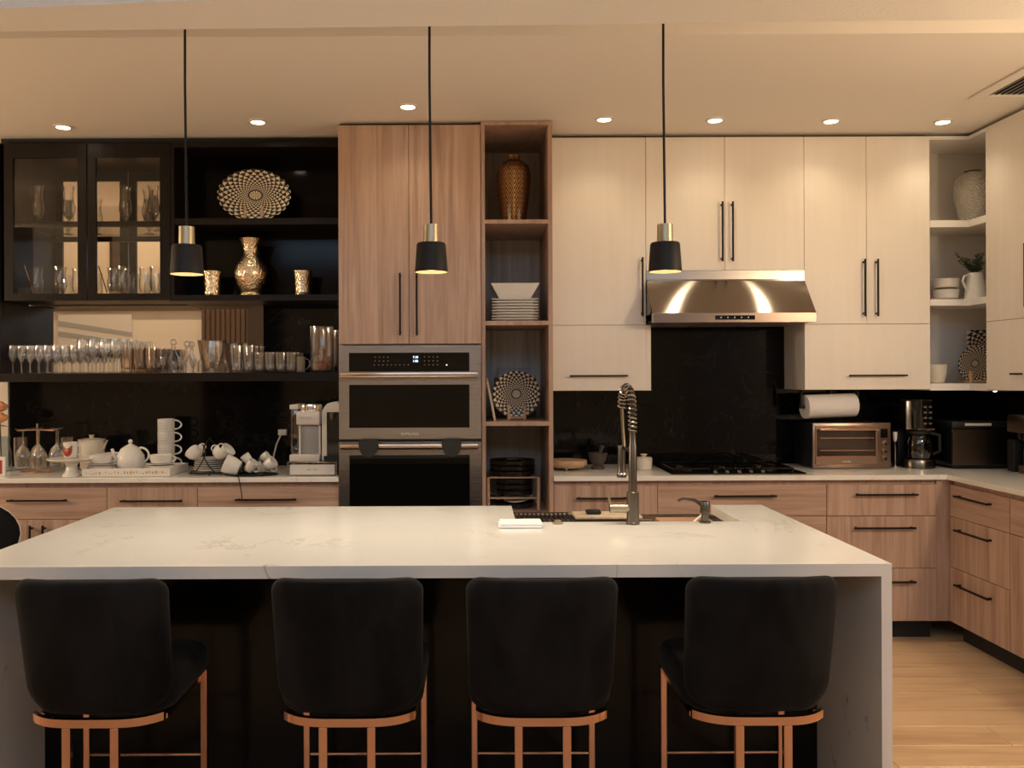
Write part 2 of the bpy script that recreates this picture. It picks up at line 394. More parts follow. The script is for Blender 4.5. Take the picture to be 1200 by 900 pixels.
t = T('blind_shadow_panel', 'pale rear-wall panel with blind shadows painted as two slanted grey bands, seen in the bar mirror', 'picture', (X(110, Yv), YR + .03, Z(420, Yv)))
t.part('panel', box(X(70, Yv), X(156, Yv), YR + .002, YR + .03, Z(436, Yv), Z(366, Yv)), mat('pale_panel', (.74, .70, .63), .8))
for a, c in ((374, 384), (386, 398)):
    t.part('blind_shadow_band', B().prism([(X(70, Yv), Z(a, Yv) - .0), (X(156, Yv), Z(a + 14, Yv)), (X(156, Yv), Z(a + 19, Yv)), (X(70, Yv), Z(a + 6, Yv))], YR + .03, YR + .034, 'XZ'), mat('blind_shadow_band', (.42, .42, .40), .8))  # window-blind shadows on the rear wall, painted as grey strips
# high windows behind the camera: frame and mullions
b = B()
for x in (-3.0, -1.5, .0, 1.5, XW - .08): b.box(x, x + .08, YR - .1, YR - .02, 3.05, 4.7)
for z in (3.05, 3.85, 4.62): b.box(-3.0, XW, YR - .1, YR - .02, z, z + .08)
struct('window_1', b, white)
struct('baseboard_back', box(XL, X(-40, YF), YW - .015, YW, 0, .1), white)
# black marble splashback
struct('trim_9', box(X(12, 5.38), X(398, 5.38), 5.372, YW, ZT, 1.46), marble)
struct('trim_10', box(X(309, 5.37), X(398, 5.38), 5.366, YW, 1.46, 1.90), marble)
struct('trim_11', B().box(.42, XW, 5.372, YW, ZT, 1.372).box(.98, 1.885, 5.3725, YW, 1.372, 1.76), marble)
struct('trim_12', box(XW - .012, XW, 3.0, 5.372, ZT, 1.372), marble)

# ================================================================== BASE CABINETS AND WORKTOPS
ZB = .868                                                            # underside of the worktop
def base_unit(label, x0, x1, fronts, side='back', group='base cabinets', skip=0):
    """fronts: list of (z0, z1, material, handle (x0, x1, z) or None, kind)"""
    t = T('base_cabinet', label, 'cabinet', ((x0 + x1) / 2, 5.08, 0), group)
    t.part('body', box(x0, x1, YF + .020, YW - .018, .10, ZB), wood_box)
    t.part('toe_kick', box(x0, x1, YF + .07, YF + .085, 0, .10), blackgap)
    for (a, c, z0, z1, m, h, k) in fronts:
        d = t.part(k, box(a + .0015, c - .0015, YF, YF + .019, z0 + .0015, z1 - .0015, .001), m)
        if h:
            if h[0] == 'v': t.part('handle', vbar(h[1], h[2], h[3], YF), blackmetal, d)
            else: t.part('handle', hbar(h[0], h[1], YF, h[2]), blackmetal, d)
    return t
def zf(py): return Z(py, YF)
z_top, z1_, z2_ = zf(569.5), zf(606.5), zf(668)
xe = [X(-62, YF), X(124.5, YF), X(231, YF), -.726]
base_unit('oak base cabinet under the wine glass rack, far left of the bar', xe[0], xe[1],
          [(xe[0], xe[1], z1_, z_top, wood_h, (X(10, YF), X(80, YF), zf(584)), 'drawer'), (xe[0], (xe[0] + xe[1]) / 2, .105, z1_, wood_v, ('v', X(37, YF), zf(690), zf(613)), 'door'),
           ((xe[0] + xe[1]) / 2, xe[1], .105, z1_, wood_v, ('v', X(52, YF), zf(690), zf(613)), 'door')])
base_unit('narrow oak base cabinet with vertical grain under the tea tray', xe[1], xe[2],
          [(xe[1], xe[2], z1_, z_top, wood_v, (X(142, YF), X(215, YF), zf(585)), 'drawer'), (xe[1], xe[2], .105, z1_, wood_v, None, 'door')])
base_unit('oak base cabinet under the pod coffee machines, beside the oven tower', xe[2], xe[3],
          [(xe[2], xe[3], z1_, z_top, wood_h, (X(276, YF), X(348, YF), zf(584)), 'drawer'), (xe[2], xe[3], .105, z1_, wood_v, None, 'door')])
xr = [.4285, X(770, YF), X(968, YF), X(1097, YF)]
base_unit('oak base cabinet with vertical grain left of the cooktop, behind the faucet', xr[0], xr[1],
          [(xr[0], xr[1], z1_, z_top, wood_v, (X(674, YF), X(735, YF), zf(584)), 'drawer'), (xr[0], xr[1], .105, z1_, wood_v, None, 'door')])
base_unit('wide oak drawer cabinet below the cooktop', xr[1], xr[2],
          [(xr[1], xr[2], z1_, z_top, wood_h, (X(835, YF), X(908, YF), zf(582)), 'drawer'), (xr[1], xr[2], z2_, z1_, wood_h, (X(835, YF), X(908, YF), zf(620)), 'drawer'),
           (xr[1], xr[2], .105, z2_, wood_h, (X(835, YF), X(908, YF), zf(681)), 'drawer')])
u = base_unit('three-drawer oak cabinet under the toaster oven', xr[2], xr[3],
          [(xr[2], xr[3], z1_, z_top, wood_v, (X(1000, YF), X(1073, YF), zf(581)), 'drawer'), (xr[2], xr[3], z2_, z1_, wood_v, (X(998, YF), X(1070, YF), zf(620)), 'drawer'),
           (xr[2], xr[3], .105, z2_, wood_v, (X(998, YF), X(1070, YF), zf(683)), 'drawer')])
u.part('corner_filler', box(xr[3] + .0015, XB + .02, YF + .006, YF + .019, .105, ZB - .0005), wood_v)
# right-hand run (fronts face -x)
def side_unit(label, y0, y1, fronts):
    t = T('base_cabinet', label, 'cabinet', (2.86, (y0 + y1) / 2, 0), 'base cabinets')
    t.part('body', box(XB + .020, XW - .002, y0, y1, .10, ZB), wood_box)
    t.part('toe_kick', box(XB + .07, XB + .085, y0, y1, 0, .10), blackgap)
    for (z0, z1, m, h, k) in fronts:
        d = t.part(k, box(XB, XB + .019, y0 + .0015, y1 - .0015, z0 + .0015, z1 - .0015, .001), m)
        if h:
            b = B().box(XB - .032, XB - .022, h[0], h[1], h[2] - .005, h[2] + .005, .0015)
            for yy in (h[0] + .012, h[1] - .022): b.box(XB - .022, XB, yy, yy + .01, h[2] - .005, h[2] + .005)
            t.part('handle', b, blackmetal, d)
    return t
side_unit('three-drawer oak cabinet in the right-hand run, nearest the corner', 4.235, 4.768,
          [(z1_, z_top, wood_y, (4.37, 4.68, zf(581)), 'drawer'), (z2_ + .01, z1_, wood_v, (4.37, 4.68, zf(620)), 'drawer'), (.105, z2_ + .01, wood_v, (4.37, 4.68, zf(683)), 'drawer')])
side_unit('oak cabinet at the right edge of the photo, beside the three-drawer unit', 3.45, 4.232,
          [(z1_, z_top, wood_y, (3.7, 4.0, zf(581)), 'drawer'), (.105, z1_, wood_v, None, 'door')])
side_unit('oak end cabinet of the right-hand run, nearest the camera', 3.0, 3.448, [(.105, z_top, wood_v, None, 'door')])
t = T('countertop', 'white veined quartz worktop of the bar, left of the oven tower', 'countertop', (X(180, 5.05), 5.06, ZB))
t.part('slab', box(xe[0] - .02, -.7265, YF - .022, 5.3715, ZB, ZT, .002), quartz)
t = T('countertop', 'L-shaped white quartz worktop with cooktop, right of the oven tower', 'countertop', (1.7, 5.06, ZB))
t.part('slab', B().prism([(.4285, YF - .022), (XB - .022, YF - .022), (XB - .022, 3.0), (XW - .0125, 3.0), (XW - .0125, 5.3715), (.4285, 5.3715)], ZB, ZT), quartz)

# ================================================================== OVEN TOWER
x0, x1 = -.7247, X(564.5, YF)
zt = Z(146, YF, 480); zd = Z(403.5, YF, 480)
t = T('oven_tower', 'tall oak cabinet tower with two long doors above the wall ovens', 'cabinet', ((x0 + x1) / 2, 5.08, 0))
t.part('body', B().box(x0, x1, YF + .021, YW - .002, zd, zt).box(x0, x0 + .018, YF + .021, YW - .002, .1, zd).box(x1 - .018, x1, YF + .021, YW - .002, .1, zd).box(x0, x1, YF + .021, YW - .002, .1, .33), wood_v)
t.part('toe_kick', box(x0, x1, YF + .07, YF + .085, 0, .10), blackgap)
xm = X(480, YF)
for a, c, hx in ((x0, xm, X(469.5, YF)), (xm, x1, X(489, YF))):
    d = t.part('door', box(a + .0015, c - .0015, YF, YF + .02, zd + .003, zt - .002, .001), wood_v)
    t.part('handle', vbar(hx, zf(393), zf(320), YF), blackmetal, d)
t.part('lower_drawer', box(x0 + .0015, x1 - .0015, YF, YF + .02, .105, .335), wood_h)
yo = YF - .018
ov = T('wall_oven', 'stainless steel microwave and wall oven built into the oak tower', 'oven', ((x0 + x1) / 2, 5.0, .34))
def px_box(px0, px1, py0, py1, Y0, Y1, **k): return box(X(px0, Y0), X(px1, Y0), Y0, Y1, Z(py1, Y0), Z(py0, Y0), **k)
ov.part('body', box(x0 + .02, x1 - .02, YF + .02, 5.33, .345, zd - .004), darksteel)
mw = ov.part('microwave_door', px_box(397, 564, 405, 514.5, yo, YF + .018, bev=.002), steel)
ov.part('control_panel', px_box(409, 550, 413, 435, yo - .003, yo, bev=.001), blackglass, mw)
ov.part('window', px_box(409, 550, 450.5, 501, yo - .003, yo, bev=.001), blackglass, mw)
b = B(); 
for i in range(3):
    for j in range(9 if i == 2 else 4): b.box(*[X(439 + j * 5 + (0 if i < 2 else -1), yo - .004) + q for q in (0, .006)], yo - .0036, yo - .003, *[Z(418.5 + i * 4.6, yo) + q for q in (0, .004)])
    for j in range(4): b.box(*[X(497 + j * 5, yo - .004) + q for q in (0, .006)], yo - .0036, yo - .003, *[Z(418.5 + i * 4.6, yo) + q for q in (0, .004)])
ov.part('key_markings', b, mat('panel_print', (.30, .28, .27), .6), mw)
ov.part('start_button', B().lathe([(.004, -.001), (.004, .001)], X(523.5, yo), yo - .004, Z(427.5, yo), 12, mtx=Matrix.Rotation(PI / 2, 3, 'X')), mat('lit_button', (.9, .9, .9), .4, emit=(1, 1, 1), estr=.8), mw)
text(mw, 'display_digits', '7:30', .017, (X(487, yo), yo - .0038, Z(418.4, yo)), displ, ov.base)
text(mw, 'display_digits', '1:00', .017, (X(487, yo), yo - .0038, Z(423, yo)), displ, ov.base)
text(mw, 'logo', 'SAMSUNG', .021, (X(480, yo), yo - .0006, Z(508.3, yo)), mat('logo_silver', (.8, .76, .7), .3), ov.base)
def pull(py, y): return B().box(X(399, yo), X(560, yo), y - .055, y - .037, Z(py + 3.2, yo), Z(py - 3.2, yo), .004, 2).box(X(402, yo), X(408, yo), y - .04, y, Z(py + 2, yo), Z(py - 2, yo)).box(X(551, yo), X(557, yo), y - .04, y, Z(py + 2, yo), Z(py - 2, yo))
hd = mat('handle_steel', (.62, .50, .42), .2, 1)
ov.part('handle', pull(439, yo), hd, mw)
od = ov.part('oven_door', box(x0 + .002, x1 - .002, yo, YF + .018, .36, Z(517.5, yo), bev=.002), steel)
ov.part('window', px_box(409, 550, 533, 660, yo - .003, yo, bev=.001), blackglass, od)
ov.part('handle', pull(522.5, yo), hd, od)
ov.part('vent_gap', box(x0 + .004, x1 - .004, yo + .012, YF + .018, Z(517.3, yo), Z(514.8, yo)), blackgap)
for k, px in enumerate((431.5, 529)):
    yy = yo - .062; pxw = 11.5
    P = T('pot_gripper', 'black silicone pinch mitt over the oven handle, %s' % ('left one' if k == 0 else 'right one below the microwave window corner'), 'oven mitt', (X(px, yy), yy, Z(536, yy)), 'silicone mitts on the oven handle')
    r_ = pxw / F * yy
    prof = [(-r_, 0), (-r_ * .97, -.03), (-r_ * .82, -.058), (-r_ * .5, -.078), (0, -.085), (r_ * .5, -.078), (r_ * .82, -.058), (r_ * .97, -.03), (r_, 0), (r_ * .7, .008), (-r_ * .7, .008)]
    zc = Z(516.5, yy)
    P.part('front_flap', B().prism([(X(px, yy) + a, zc + c) for a, c in prof], yy - .008, yy + .001, 'XZ'), rubber)
    P.part('top_fold', box(X(px, yy) - r_ * .8, X(px, yy) + r_ * .8, yy - .006, yy + .05, zc + .001, zc + .009, .003, 2), rubber)

# ================================================================== OPEN SHELF TOWER
s0, s1 = x1 + .001, X(648, YF); yT = YF - .004
szt = Z(142.5, YF, 605)
t = T('shelf_tower', 'tall oak open shelf tower with grey wood back, right of the ovens', 'shelf unit', ((s0 + s1) / 2, 5.08, 0))
t.part('side_panel', box(s0, s0 + .020, yT, YW - .002, 0, szt), wood_box); t.part('side_panel', box(s1 - .022, s1, yT, YW - .002, 0, szt), wood_box)
t.part('back_panel', box(s0 + .020, s1 - .022, YW - .02, YW - .002, 0, szt), wood_grey)
t.part('top_panel', box(s0 + .020, s1 - .022, yT, YW - .02, szt - .019, szt), wood_box)
SH = []
for a, c in ((257.5, 262), (376, 381), (494, 499), (602, 608)):
    t.part('shelf', box(s0 + .020, s1 - .022, yT + .001, YW - .02, Z(c, YF, 605), Z(a, YF, 605)), wood_box); SH.append(Z(a, YF, 605) + .0005)
t.part('shelf', box(s0 + .020, s1 - .022, yT + .001, YW - .02, .10, .12), wood_box)
xc = X(603, 5.0)
def prof_px(pts, pxpm, z0, ybot):                                    # (half width px, y px) -> (r, z)
    return [(a / pxpm, z0 + (ybot - c) / pxpm) for a, c in pts]
t = T('bronze_vase', 'tall bronze vase with herringbone texture on the top shelf of the oak tower', 'vase', (xc, 5.02, SH[0]))
k_ = F / 5.02; zb0 = SH[0]
pr = [(13.5, 265), (14, 262), (16, 245), (18.5, 228), (20, 212), (20, 203), (17.5, 195), (13, 190.5), (8, 188), (7.3, 186), (7.8, 182.5)]
t.part('body', B().lathe([(a / k_, zb0 + (266 - c) / k_) for a, c in pr] + [(6.2 / k_, zb0 + (266 - 183) / k_), (5.5 / k_, zb0 + (266 - 190) / k_)], xc, 5.02, 0, 32), bronze_v, origin=(xc, 5.02, zb0))
# square dishes
ORD_ = ('first', 'second', 'third', 'fourth', 'fifth', 'sixth', 'seventh', 'eighth')
yd = 4.93; kd = F / yd; zd0 = SH[1]
for i in range(8):
    h = .0155; z0 = zd0 + i * h
    one('square_plate', 'white square plate, %s from the bottom of the stack in the oak tower' % ORD_[i], 'plate',
        B().prism([(X(603, yd) + a, yd + c) for a, c in ((-.10, -.10), (.10, -.10), (.10, .10), (-.10, .10))], z0, z0 + .004).add(
            [(X(603, yd) + a * s, yd + c * s, z) for s, z in ((.105, z0 + .004), (.126, z0 + .0115), (.126, z0 + .0145), (.1, z0 + .006)) for a, c in ((-1, -1), (1, -1), (1, 1), (-1, 1))],
            [(l * 4 + i2, l * 4 + (i2 + 1) % 4, l * 4 + 4 + (i2 + 1) % 4, l * 4 + 4 + i2) for l in range(3) for i2 in range(4)]), porcelain, (X(603, yd), yd, z0), 'square plates in the oak tower')
zq = zd0 + 8 * .0155 + .0005
one('square_bowl', 'white flared square bowl on top of the stack of square plates', 'bowl',
    B().add([(X(603, yd) + a * s, yd + c * s, z) for s, z in ((.0, zq), (.085, zq), (.132, zq + .082), (.128, zq + .082), (.08, zq + .006), (0, zq + .006)) for a, c in ((-1, -1), (1, -1), (1, 1), (-1, 1))],
            [(l * 4 + i2, l * 4 + (i2 + 1) % 4, l * 4 + 4 + (i2 + 1) % 4, l * 4 + 4 + i2) for l in range(5) for i2 in range(4)]), porcelain, (X(603, yd), yd, zq))
# patterned plates
CRM, DRK = (.74, .64, .50), (.016, .010, .008)
def plate(t, xc, y, zc, r, m, tilt=.16, rx=1.0, scal=0, bowl=.02):
    """disc in the x/z plane facing -y; local coordinates about its centre"""
    prof = [(1e-4, .004), (r * .55, .004), (r * .9, -bowl * .7), (r, -bowl), (r * .995, -bowl + .006), (r * .5, .012), (1e-4, .012)]
    b = O(); fn = (lambda a, h: 1 + scal * (abs(math.sin(a * 13)) ** .7 - .6)) if scal else None
    b.lathe(prof, 0, 0, 0, 208 if scal else 64, mtx=Matrix.Rotation(tilt, 3, 'X') @ Matrix.Diagonal((rx, 1, 1)) @ Matrix.Rotation(-PI / 2, 3, 'X'), fn=fn)
    b.v = [(a + xc, c + y, d + zc) for a, c, d in b.v]
    return t.part('plate', b, m, origin=(xc, y, zc))
def easel(t, xc, y, z0, w_, h, m):
    for s in (-1, 1):
        t.part('easel_leg', B().box(xc + s * w_ - .008, xc + s * w_ + .008, y - .05, y - .036, z0, z0 + h, .003).box(xc + s * w_ - .006, xc + s * w_ + .006, y - .045, y + .07, z0, z0 + .014, .002), m)
    t.part('easel_bar', box(xc - w_ - .006, xc + w_ + .006, y - .036, y - .024, z0 + .004, z0 + .018, .002), m)
yp = 5.0; xp = X(605, yp); rp = 28 / F * yp
t = T('patterned_plate', 'round black and cream triangle-patterned plate on a wooden easel in the oak tower', 'plate', (xp, yp, SH[2]))
plate(t, xp, yp, SH[2] + rp + .008, rp, scaly('plate_print', rp, rp, CRM, DRK, 24))
easel(t, xp, yp, SH[2], .045, .085, bamboo)
one('tray_board', 'dark brown square board behind the patterned plate in the oak tower', 'board', box(X(579, 5.2), X(628, 5.2), 5.19, 5.205, SH[2], Z(443, 5.2)), mat('brown_board', (.085, .045, .03), .5), (xp, 5.2, SH[2]))
one('grey_card', 'pale grey rectangular board leaning at the back of the oak tower shelf', 'board', box(X(584, 5.3), X(620, 5.3), 5.29, 5.30, SH[2], Z(431, 5.3)), greyplas, (xp, 5.3, SH[2]))
bb = B().prism([(a / F * 4.93, c / F * 4.93) for a, c in ((-4.5, 0), (4.5, 0), (5, 20), (4, 44), (1.5, 49), (-1.5, 49), (-4, 44), (-5, 20))], -.005, .005, 'YZ')
bb.moved(Matrix.Translation((X(580.5, 4.93), 4.93, SH[2] + .002)) @ Matrix.Rotation(-.20, 4, 'Y') @ Matrix.Rotation(-.25, 4, 'Z'))
bb = B().prism([(-.10, 0), (.10, 0), (.10, .17), (.075, .215), (.03, .235), (-.03, .235), (-.075, .215), (-.10, .17)], -.006, .006, 'YZ').moved(Matrix.Translation((X(579.5, 4.93), 4.93, SH[2] + .002)) @ Matrix.Rotation(-.19, 4, 'Y'))
one('cutting_board', 'pale wood cutting board leaning on the left side of the oak tower', 'cutting board', bb, board, (X(579, 4.95), 4.95, SH[2]))
# dark dishes on the wooden three-tier rack
yk = 5.02; kx = F / yk; xk = X(600, yk)
rk = T('dish_rack', 'small wooden tiered rack holding dark stacked dishes at the bottom of the oak tower', 'rack', (xk, yk, SH[3]))
zr1, zr2 = Z(556.5, yk), Z(580, yk)
for sx in (-1, 1):
    for sy in (-1, 1): rk.part('post', box(xk + sx * .138 - .008, xk + sx * .138 + .008, yk + sy * .12 - .008, yk + sy * .12 + .008, SH[3], zr1 - .001, .002), bamboo)
for z in (zr1, zr2):
    for sy in (-1, 1): rk.part('rail', box(xk - .129, xk + .129, yk + sy * .10 - .012, yk + sy * .10 + .012, z - .008, z, .002), bamboo)
def dish(r, h, rim=.006): return [(r * .84, 0), (r * .95, h * .2), (r * .97, h * .8), (r, h), (r - rim, h), (r * .92, h * .5), (r * .75, .006), (1e-4, .006)]
rimm = mat('grey_glaze', (.10, .095, .09), .2)
for i in range(3):
    one('dark_dish', 'black glazed plate, %s of the three on the top tier of the rack' % ('lowest', 'middle', 'uppermost')[i], 'plate', B().lathe(dish(.132, .0285), xk, yk, zr1 + .0005 + i * .029, 36), darkcer, (xk, yk, zr1 + i * .029), 'dark plates on the rack')
for i in range(3):
    one('dark_bowl', 'black glazed bowl, %s of the three on the middle tier of the rack' % ('lowest', 'middle', 'uppermost')[i], 'bowl', B().lathe(dish(.106, .0325), xk + .012, yk, zr2 + .0005 + i * .033, 36), darkcer, (xk, yk, zr2 + i * .033), 'dark bowls on the rack')
for i in range(1):
    one('dark_pot', 'black glazed dish on the floor of the oak tower, under the rack', 'bowl', B().lathe(dish(.112, .029), xk + .01, yk, SH[3] + .001 + i * .0295, 36), darkcer, (xk, yk, SH[3] + i * .0295))
mt_ = Matrix.Translation((xk + .03, yk - .01, SH[3] + .052)) @ Matrix.Rotation(-.12, 4, 'Y') @ Matrix.Rotation(.25, 4, 'X')
one('pale_plate', 'pale plate tilted on the dark dish at the bottom of the oak tower', 'plate', B().lathe([(.05, 0), (.085, .008), (.083, .011), (1e-4, .004)], 0, 0, 0, 30).moved(mt_), stonew, (xk + .03, yk, SH[3] + .04))

# ================================================================== IVORY WALL UNITS
zU = Z(160.5, YU, 800); zM = Z(381, YU, 700); zL = Z(457.5, YU, 800)
def wall_unit(label, x0, x1, z0, fronts, base_z=None):
    t = T('wall_cabinet', label, 'cabinet', ((x0 + x1) / 2, 5.22, z0), 'ivory wall cabinets')
    t.part('body', box(x0, x1, YU + .021, YW - .019, z0, zU), white)
    for a, c, za, zb_, h, k in fronts:
        d = t.part(k, box(a + .0012, c - .0012, YU, YU + .02, za + .0012, zb_ - .0012, .001), white)
        if h[0] == 'v': t.part('handle', vbar(h[1], h[2], h[3], YU), blackmetal, d)
        else: t.part('handle', hbar(h[0], h[1], YU, h[2]), blackmetal, d)
    return t
u0, u1, u2, u3, u4 = .4285, X(757.5, YU), X(943, YU), X(1090.5, YU), 2.593
hz = X(850, YU); zHc = Z(317, YU, 850)
wall_unit('ivory wall cabinet with one tall door and a flap, left of the range hood', u0, u1 - .0005, zL,
          [(u0, u1, zM, zU, ('v', X(752.5, YU), Z(371, YU, 752), Z(302, YU, 752)), 'door'), (u0, u1, zL, zM, (X(667, YU), X(735, YU), Z(440.5, YU, 700)), 'flap')]).part('end_strip', box(u1 - .0004, X(763, YU), YU + .002, YW - .02, zL, zM - .001), white)
wall_unit('ivory two-door wall cabinet above the range hood', u1 + .0005, u2 - .0005, zHc,
          [(u1, hz, zHc, zU, ('v', X(846, YU), Z(307, YU, 850), Z(237, YU, 850)), 'door'), (hz, u2, zHc, zU, ('v', X(858, YU), Z(307, YU, 850), Z(237, YU, 850)), 'door')])
hx = X(1016, YU)
wall_unit('ivory wall cabinet with two tall doors and a flap, right of the range hood', u2 + .0005, u3 - .0005, zL,
          [(u2, hx, zM, zU, ('v', X(1014 - 2, YU), Z(371, YU, 1014), Z(304, YU, 1014)), 'door'), (hx, u3, zM, zU, ('v', X(1027, YU), Z(371, YU, 1027), Z(304, YU, 1027)), 'door'), (u2, u3, zL, zM, (X(993, YU), X(1061, YU), Z(440, YU, 1027)), 'flap')])
# open corner shelf
t = T('corner_shelf', 'open ivory corner shelf unit between the wall cabinets on the right', 'shelf unit', (2.9, 5.2, zL))
LP = [(u3 + .001, YU + .004), (XR + .004, YU + .004), (XR + .004, 4.872), (XW - .004, 4.872), (XW - .004, YW - .019), (u3 + .001, YW - .019)]
t.part('back_panel', box(u3 + .001, XW - .004, YW - .018, YW - .002, zL, zU), shelfwhite)
t.part('side_panel', box(XW - .0035, XW - .0005, 4.872, YW - .019, zL, zU), shelfwhite)
CS = []
for a, c in ((258, 266), (350.5, 358), (449.5, 457.5)):
    t.part('shelf', B().prism(LP, Z(c, YU, 1110), Z(a, YU, 1110)), shelfwhite); CS.append(Z(a, YU, 1110) + .0005)
t.part('top_panel', B().prism(LP, zU - .02, zU), shelfwhite)
# right-hand wall units, fronts face -x
def side_wall_unit(label, y0, y1):
    t = T('wall_cabinet', label, 'cabinet', (3.0, (y0 + y1) / 2, zL), 'ivory wall cabinets')
    t.part('body', box(XR + .021, XW - .002, y0, y1, zL, zU), white)
    for za, zb_, k in ((zM, zU, 'door'), (zL, zM, 'flap')):
        d = t.part(k, box(XR, XR + .02, y0 + .0012, y1 - .0012, za + .0012, zb_ - .0012, .001), white)
        if k == 'door':
            b = B().box(XR - .032, XR - .022, y0 + .04, y0 + .05, Z(371, YU), Z(304, YU), .0015)
            for z in (Z(371, YU) + .012, Z(304, YU) - .022): b.box(XR - .022, XR, y0 + .04, y0 + .05, z, z + .01)
        else:
            zz = Z(440, YU, 700); b = B().box(XR - .032, XR - .022, y0 + .10, y1 - .26, zz - .005, zz + .005, .0015)
            for yy in (y0 + .11, y1 - .28): b.box(XR - .022, XR, yy, yy + .01, zz - .005, zz + .005)
        t.part('handle', b, blackmetal, d)
    return t
side_wall_unit('ivory wall cabinet on the right wall, next to the corner shelf', 4.44, 4.871)
side_wall_unit('ivory wall cabinet on the right wall, second from the corner shelf', 3.6, 4.438)
struct('trim_13', B().box(.43, u3, YU + .05, YW - .02, zU + .0005, ZC - .0005).box(u3, XW - .003, YU + .06, YW - .02, zU + .0005, ZC - .0005).box(XR + .06, XW - .003, 3.6, YU + .055, zU + .0005, ZC - .0005), blackgap)
struct('trim_14', box(-.72, .42, YF + .05, YW - .01, max(zt, szt) + .0005, ZC - .0005), blackgap)

# ================================================================== RANGE HOOD
yb = 4.86; hx0, hx1 = u1 + .001, u2 - .001
zA, zBt, zC_ = Z(328.5, YU, 850), Z(366.5, yb, 850), Z(378, yb, 850)
t = T('range_hood', 'stainless steel under-cabinet range hood above the cooktop', 'range hood', ((hx0 + hx1) / 2, 5.1, zC_))
t.part('upper_band', box(hx0, hx1, YU - .004, YW - .02, zA + .006, zHc - .0008), steel)
t.part('canopy', B().prism([(YU - .006, zA + .005), (YU - .006, zA - .004), (yb + .004, zBt), (yb + .004, zBt - .002), (YW - .021, zBt - .002), (YW - .021, zA + .005)], hx0, hx1, 'YZ'), hoodsteel, smooth=20)
t.part('front_lip', box(hx0 - .001, hx1 + .001, yb, yb + .03, zC_, zBt, .002), mat('lip_steel', (.20, .155, .13), .3, 1))
t.part('control_strip', box(X(838, yb), X(885, yb), yb - .003, yb, Z(374.5, yb, 860), Z(369.5, yb, 860), .001), blackgloss)
b = B()
for i in range(5): b.lathe([(.004, 0), (.004, .002)], X(845 + i * 8, yb), yb - .003, Z(372, yb, 860), 10, mtx=Matrix.Rotation(PI / 2, 3, 'X'))
t.part('buttons', b, darksteel)
t.part('underside', box(hx0 + .004, hx1 - .004, yb + .031, YW - .03, zC_ + .004, zC_ + .012), blackgap)
for q in range(3):
    a = hx0 + .02 + q * (hx1 - hx0 - .04) / 3
    b = B()
    for k in range(9): b.box(a + .01, a + (hx1 - hx0 - .04) / 3 - .01, yb + .06 + k * .045, yb + .085 + k * .045, zC_ - .001, zC_ + .0038)
    t.part('baffle_filter', b, darksteel)

# ================================================================== BAR (dark wall units with mirror and glass)
zbT = Z(166.5, YU, 190); zG = Z(352, YU, 150)
gx0, gx1 = X(5, YU), X(200.5, YU)
t = T('display_cabinet', 'dark espresso display cabinet with two glass doors and mirrored back, top left', 'cabinet', ((gx0 + gx1) / 2, 5.2, zG))
t.part('body', B().box(gx0, gx0 + .018, YU + .022, 5.36, zG, zbT).box(gx1 - .018, gx1, YU + .022, 5.36, zG, zbT).box(gx0, gx1, YU + .022, 5.36, zG, zG + .018).box(gx0, gx1, YU + .022, 5.36, zbT - .018, zbT), espresso)
t.part('mirror_back', box(gx0 + .018, gx1 - .018, 5.352, 5.359, zG + .018, zbT - .018), mirror)
zs = Z(265, YU, 100); zs1 = Z(258.5, YU, 100)
t.part('shelf_lip', box(gx0 + .018, gx1 - .018, YU + .024, YU + .044, zs, zs1), espresso)
t.part('glass_shelf', box(gx0 + .019, gx1 - .019, YU + .0445, 5.34, zs1 - .008, zs1), pane_gl)
for a, c, pa, pc in ((5.5, 102, 16, 91.5), (103.5, 200, 113, 188)):
    A0, A1, P0, P1 = X(a, YU), X(c, YU), X(pa, YU), X(pc, YU); zo0, zo1, zi0, zi1 = zG + .001, zbT - .004, Z(344, YU, 100), Z(185, YU, 100)
    b = B()
    for poly in ([(A0, zo0), (P0, zi0), (P0, zi1), (A0, zo1)], [(A1, zo0), (A1, zo1), (P1, zi1), (P1, zi0)], [(A0, zo0), (A1, zo0), (P1, zi0), (P0, zi0)], [(A0, zo1), (P0, zi1), (P1, zi1), (A1, zo1)]): b.prism(poly, YU, YU + .02, 'XZ')
    d = t.part('door_frame', b, espresso, smooth=0)
    t.part('glass_pane', box(P0, P1, YU + .008, YU + .011, zi0, zi1), pane_gl, d)
ox0, ox1 = gx1 + .001, -.7255
t = T('open_wall_shelf', 'dark espresso open wall shelf with glossy black back beside the display cabinet', 'shelf unit', ((ox0 + ox1) / 2, 5.2, zG))
zp0, zp1 = Z(263, YU, 300), Z(255.5, YU, 300)
t.part('side_panel', box(ox0, ox0 + .02, YU, 5.36, zG + .03, zbT), espresso); t.part('side_panel', box(ox1 - .02, ox1, YU, 5.36, zG + .03, zbT), espresso)
t.part('top_panel', box(ox0 + .02, ox1 - .02, YU, 5.36, zbT - .03, zbT), espresso)
t.part('shelf', box(ox0 + .02, ox1 - .02, YU + .002, 5.345, zp0, zp1), espresso); t.part('shelf', box(ox0, ox1, YU, 5.36, zG - .004, zG + .0295), espresso)
t.part('back_panel', box(ox0 + .02, ox1 - .02, 5.345, 5.36, zG + .03, zbT - .03), mat('glossy_brown_black', (.007, .005, .004), .10, spec=.12))
SB, SP = zG + .030, zp1 + .0005
sh0, sh1 = Z(447, YU, 200), Z(437, YU, 200)
t = T('bar_shelf', 'dark espresso bar shelf crowded with glassware below the display cabinet', 'shelf', (X(200, YU), 5.2, sh0))
t.part('shelf_board', box(gx0 - .02, ox1, YU, 5.365, sh0, sh1), espresso)
t.part('side_panel', box(gx0 - .045, gx0 - .021, YU - .002, 5.365, sh0, zbT), espresso)
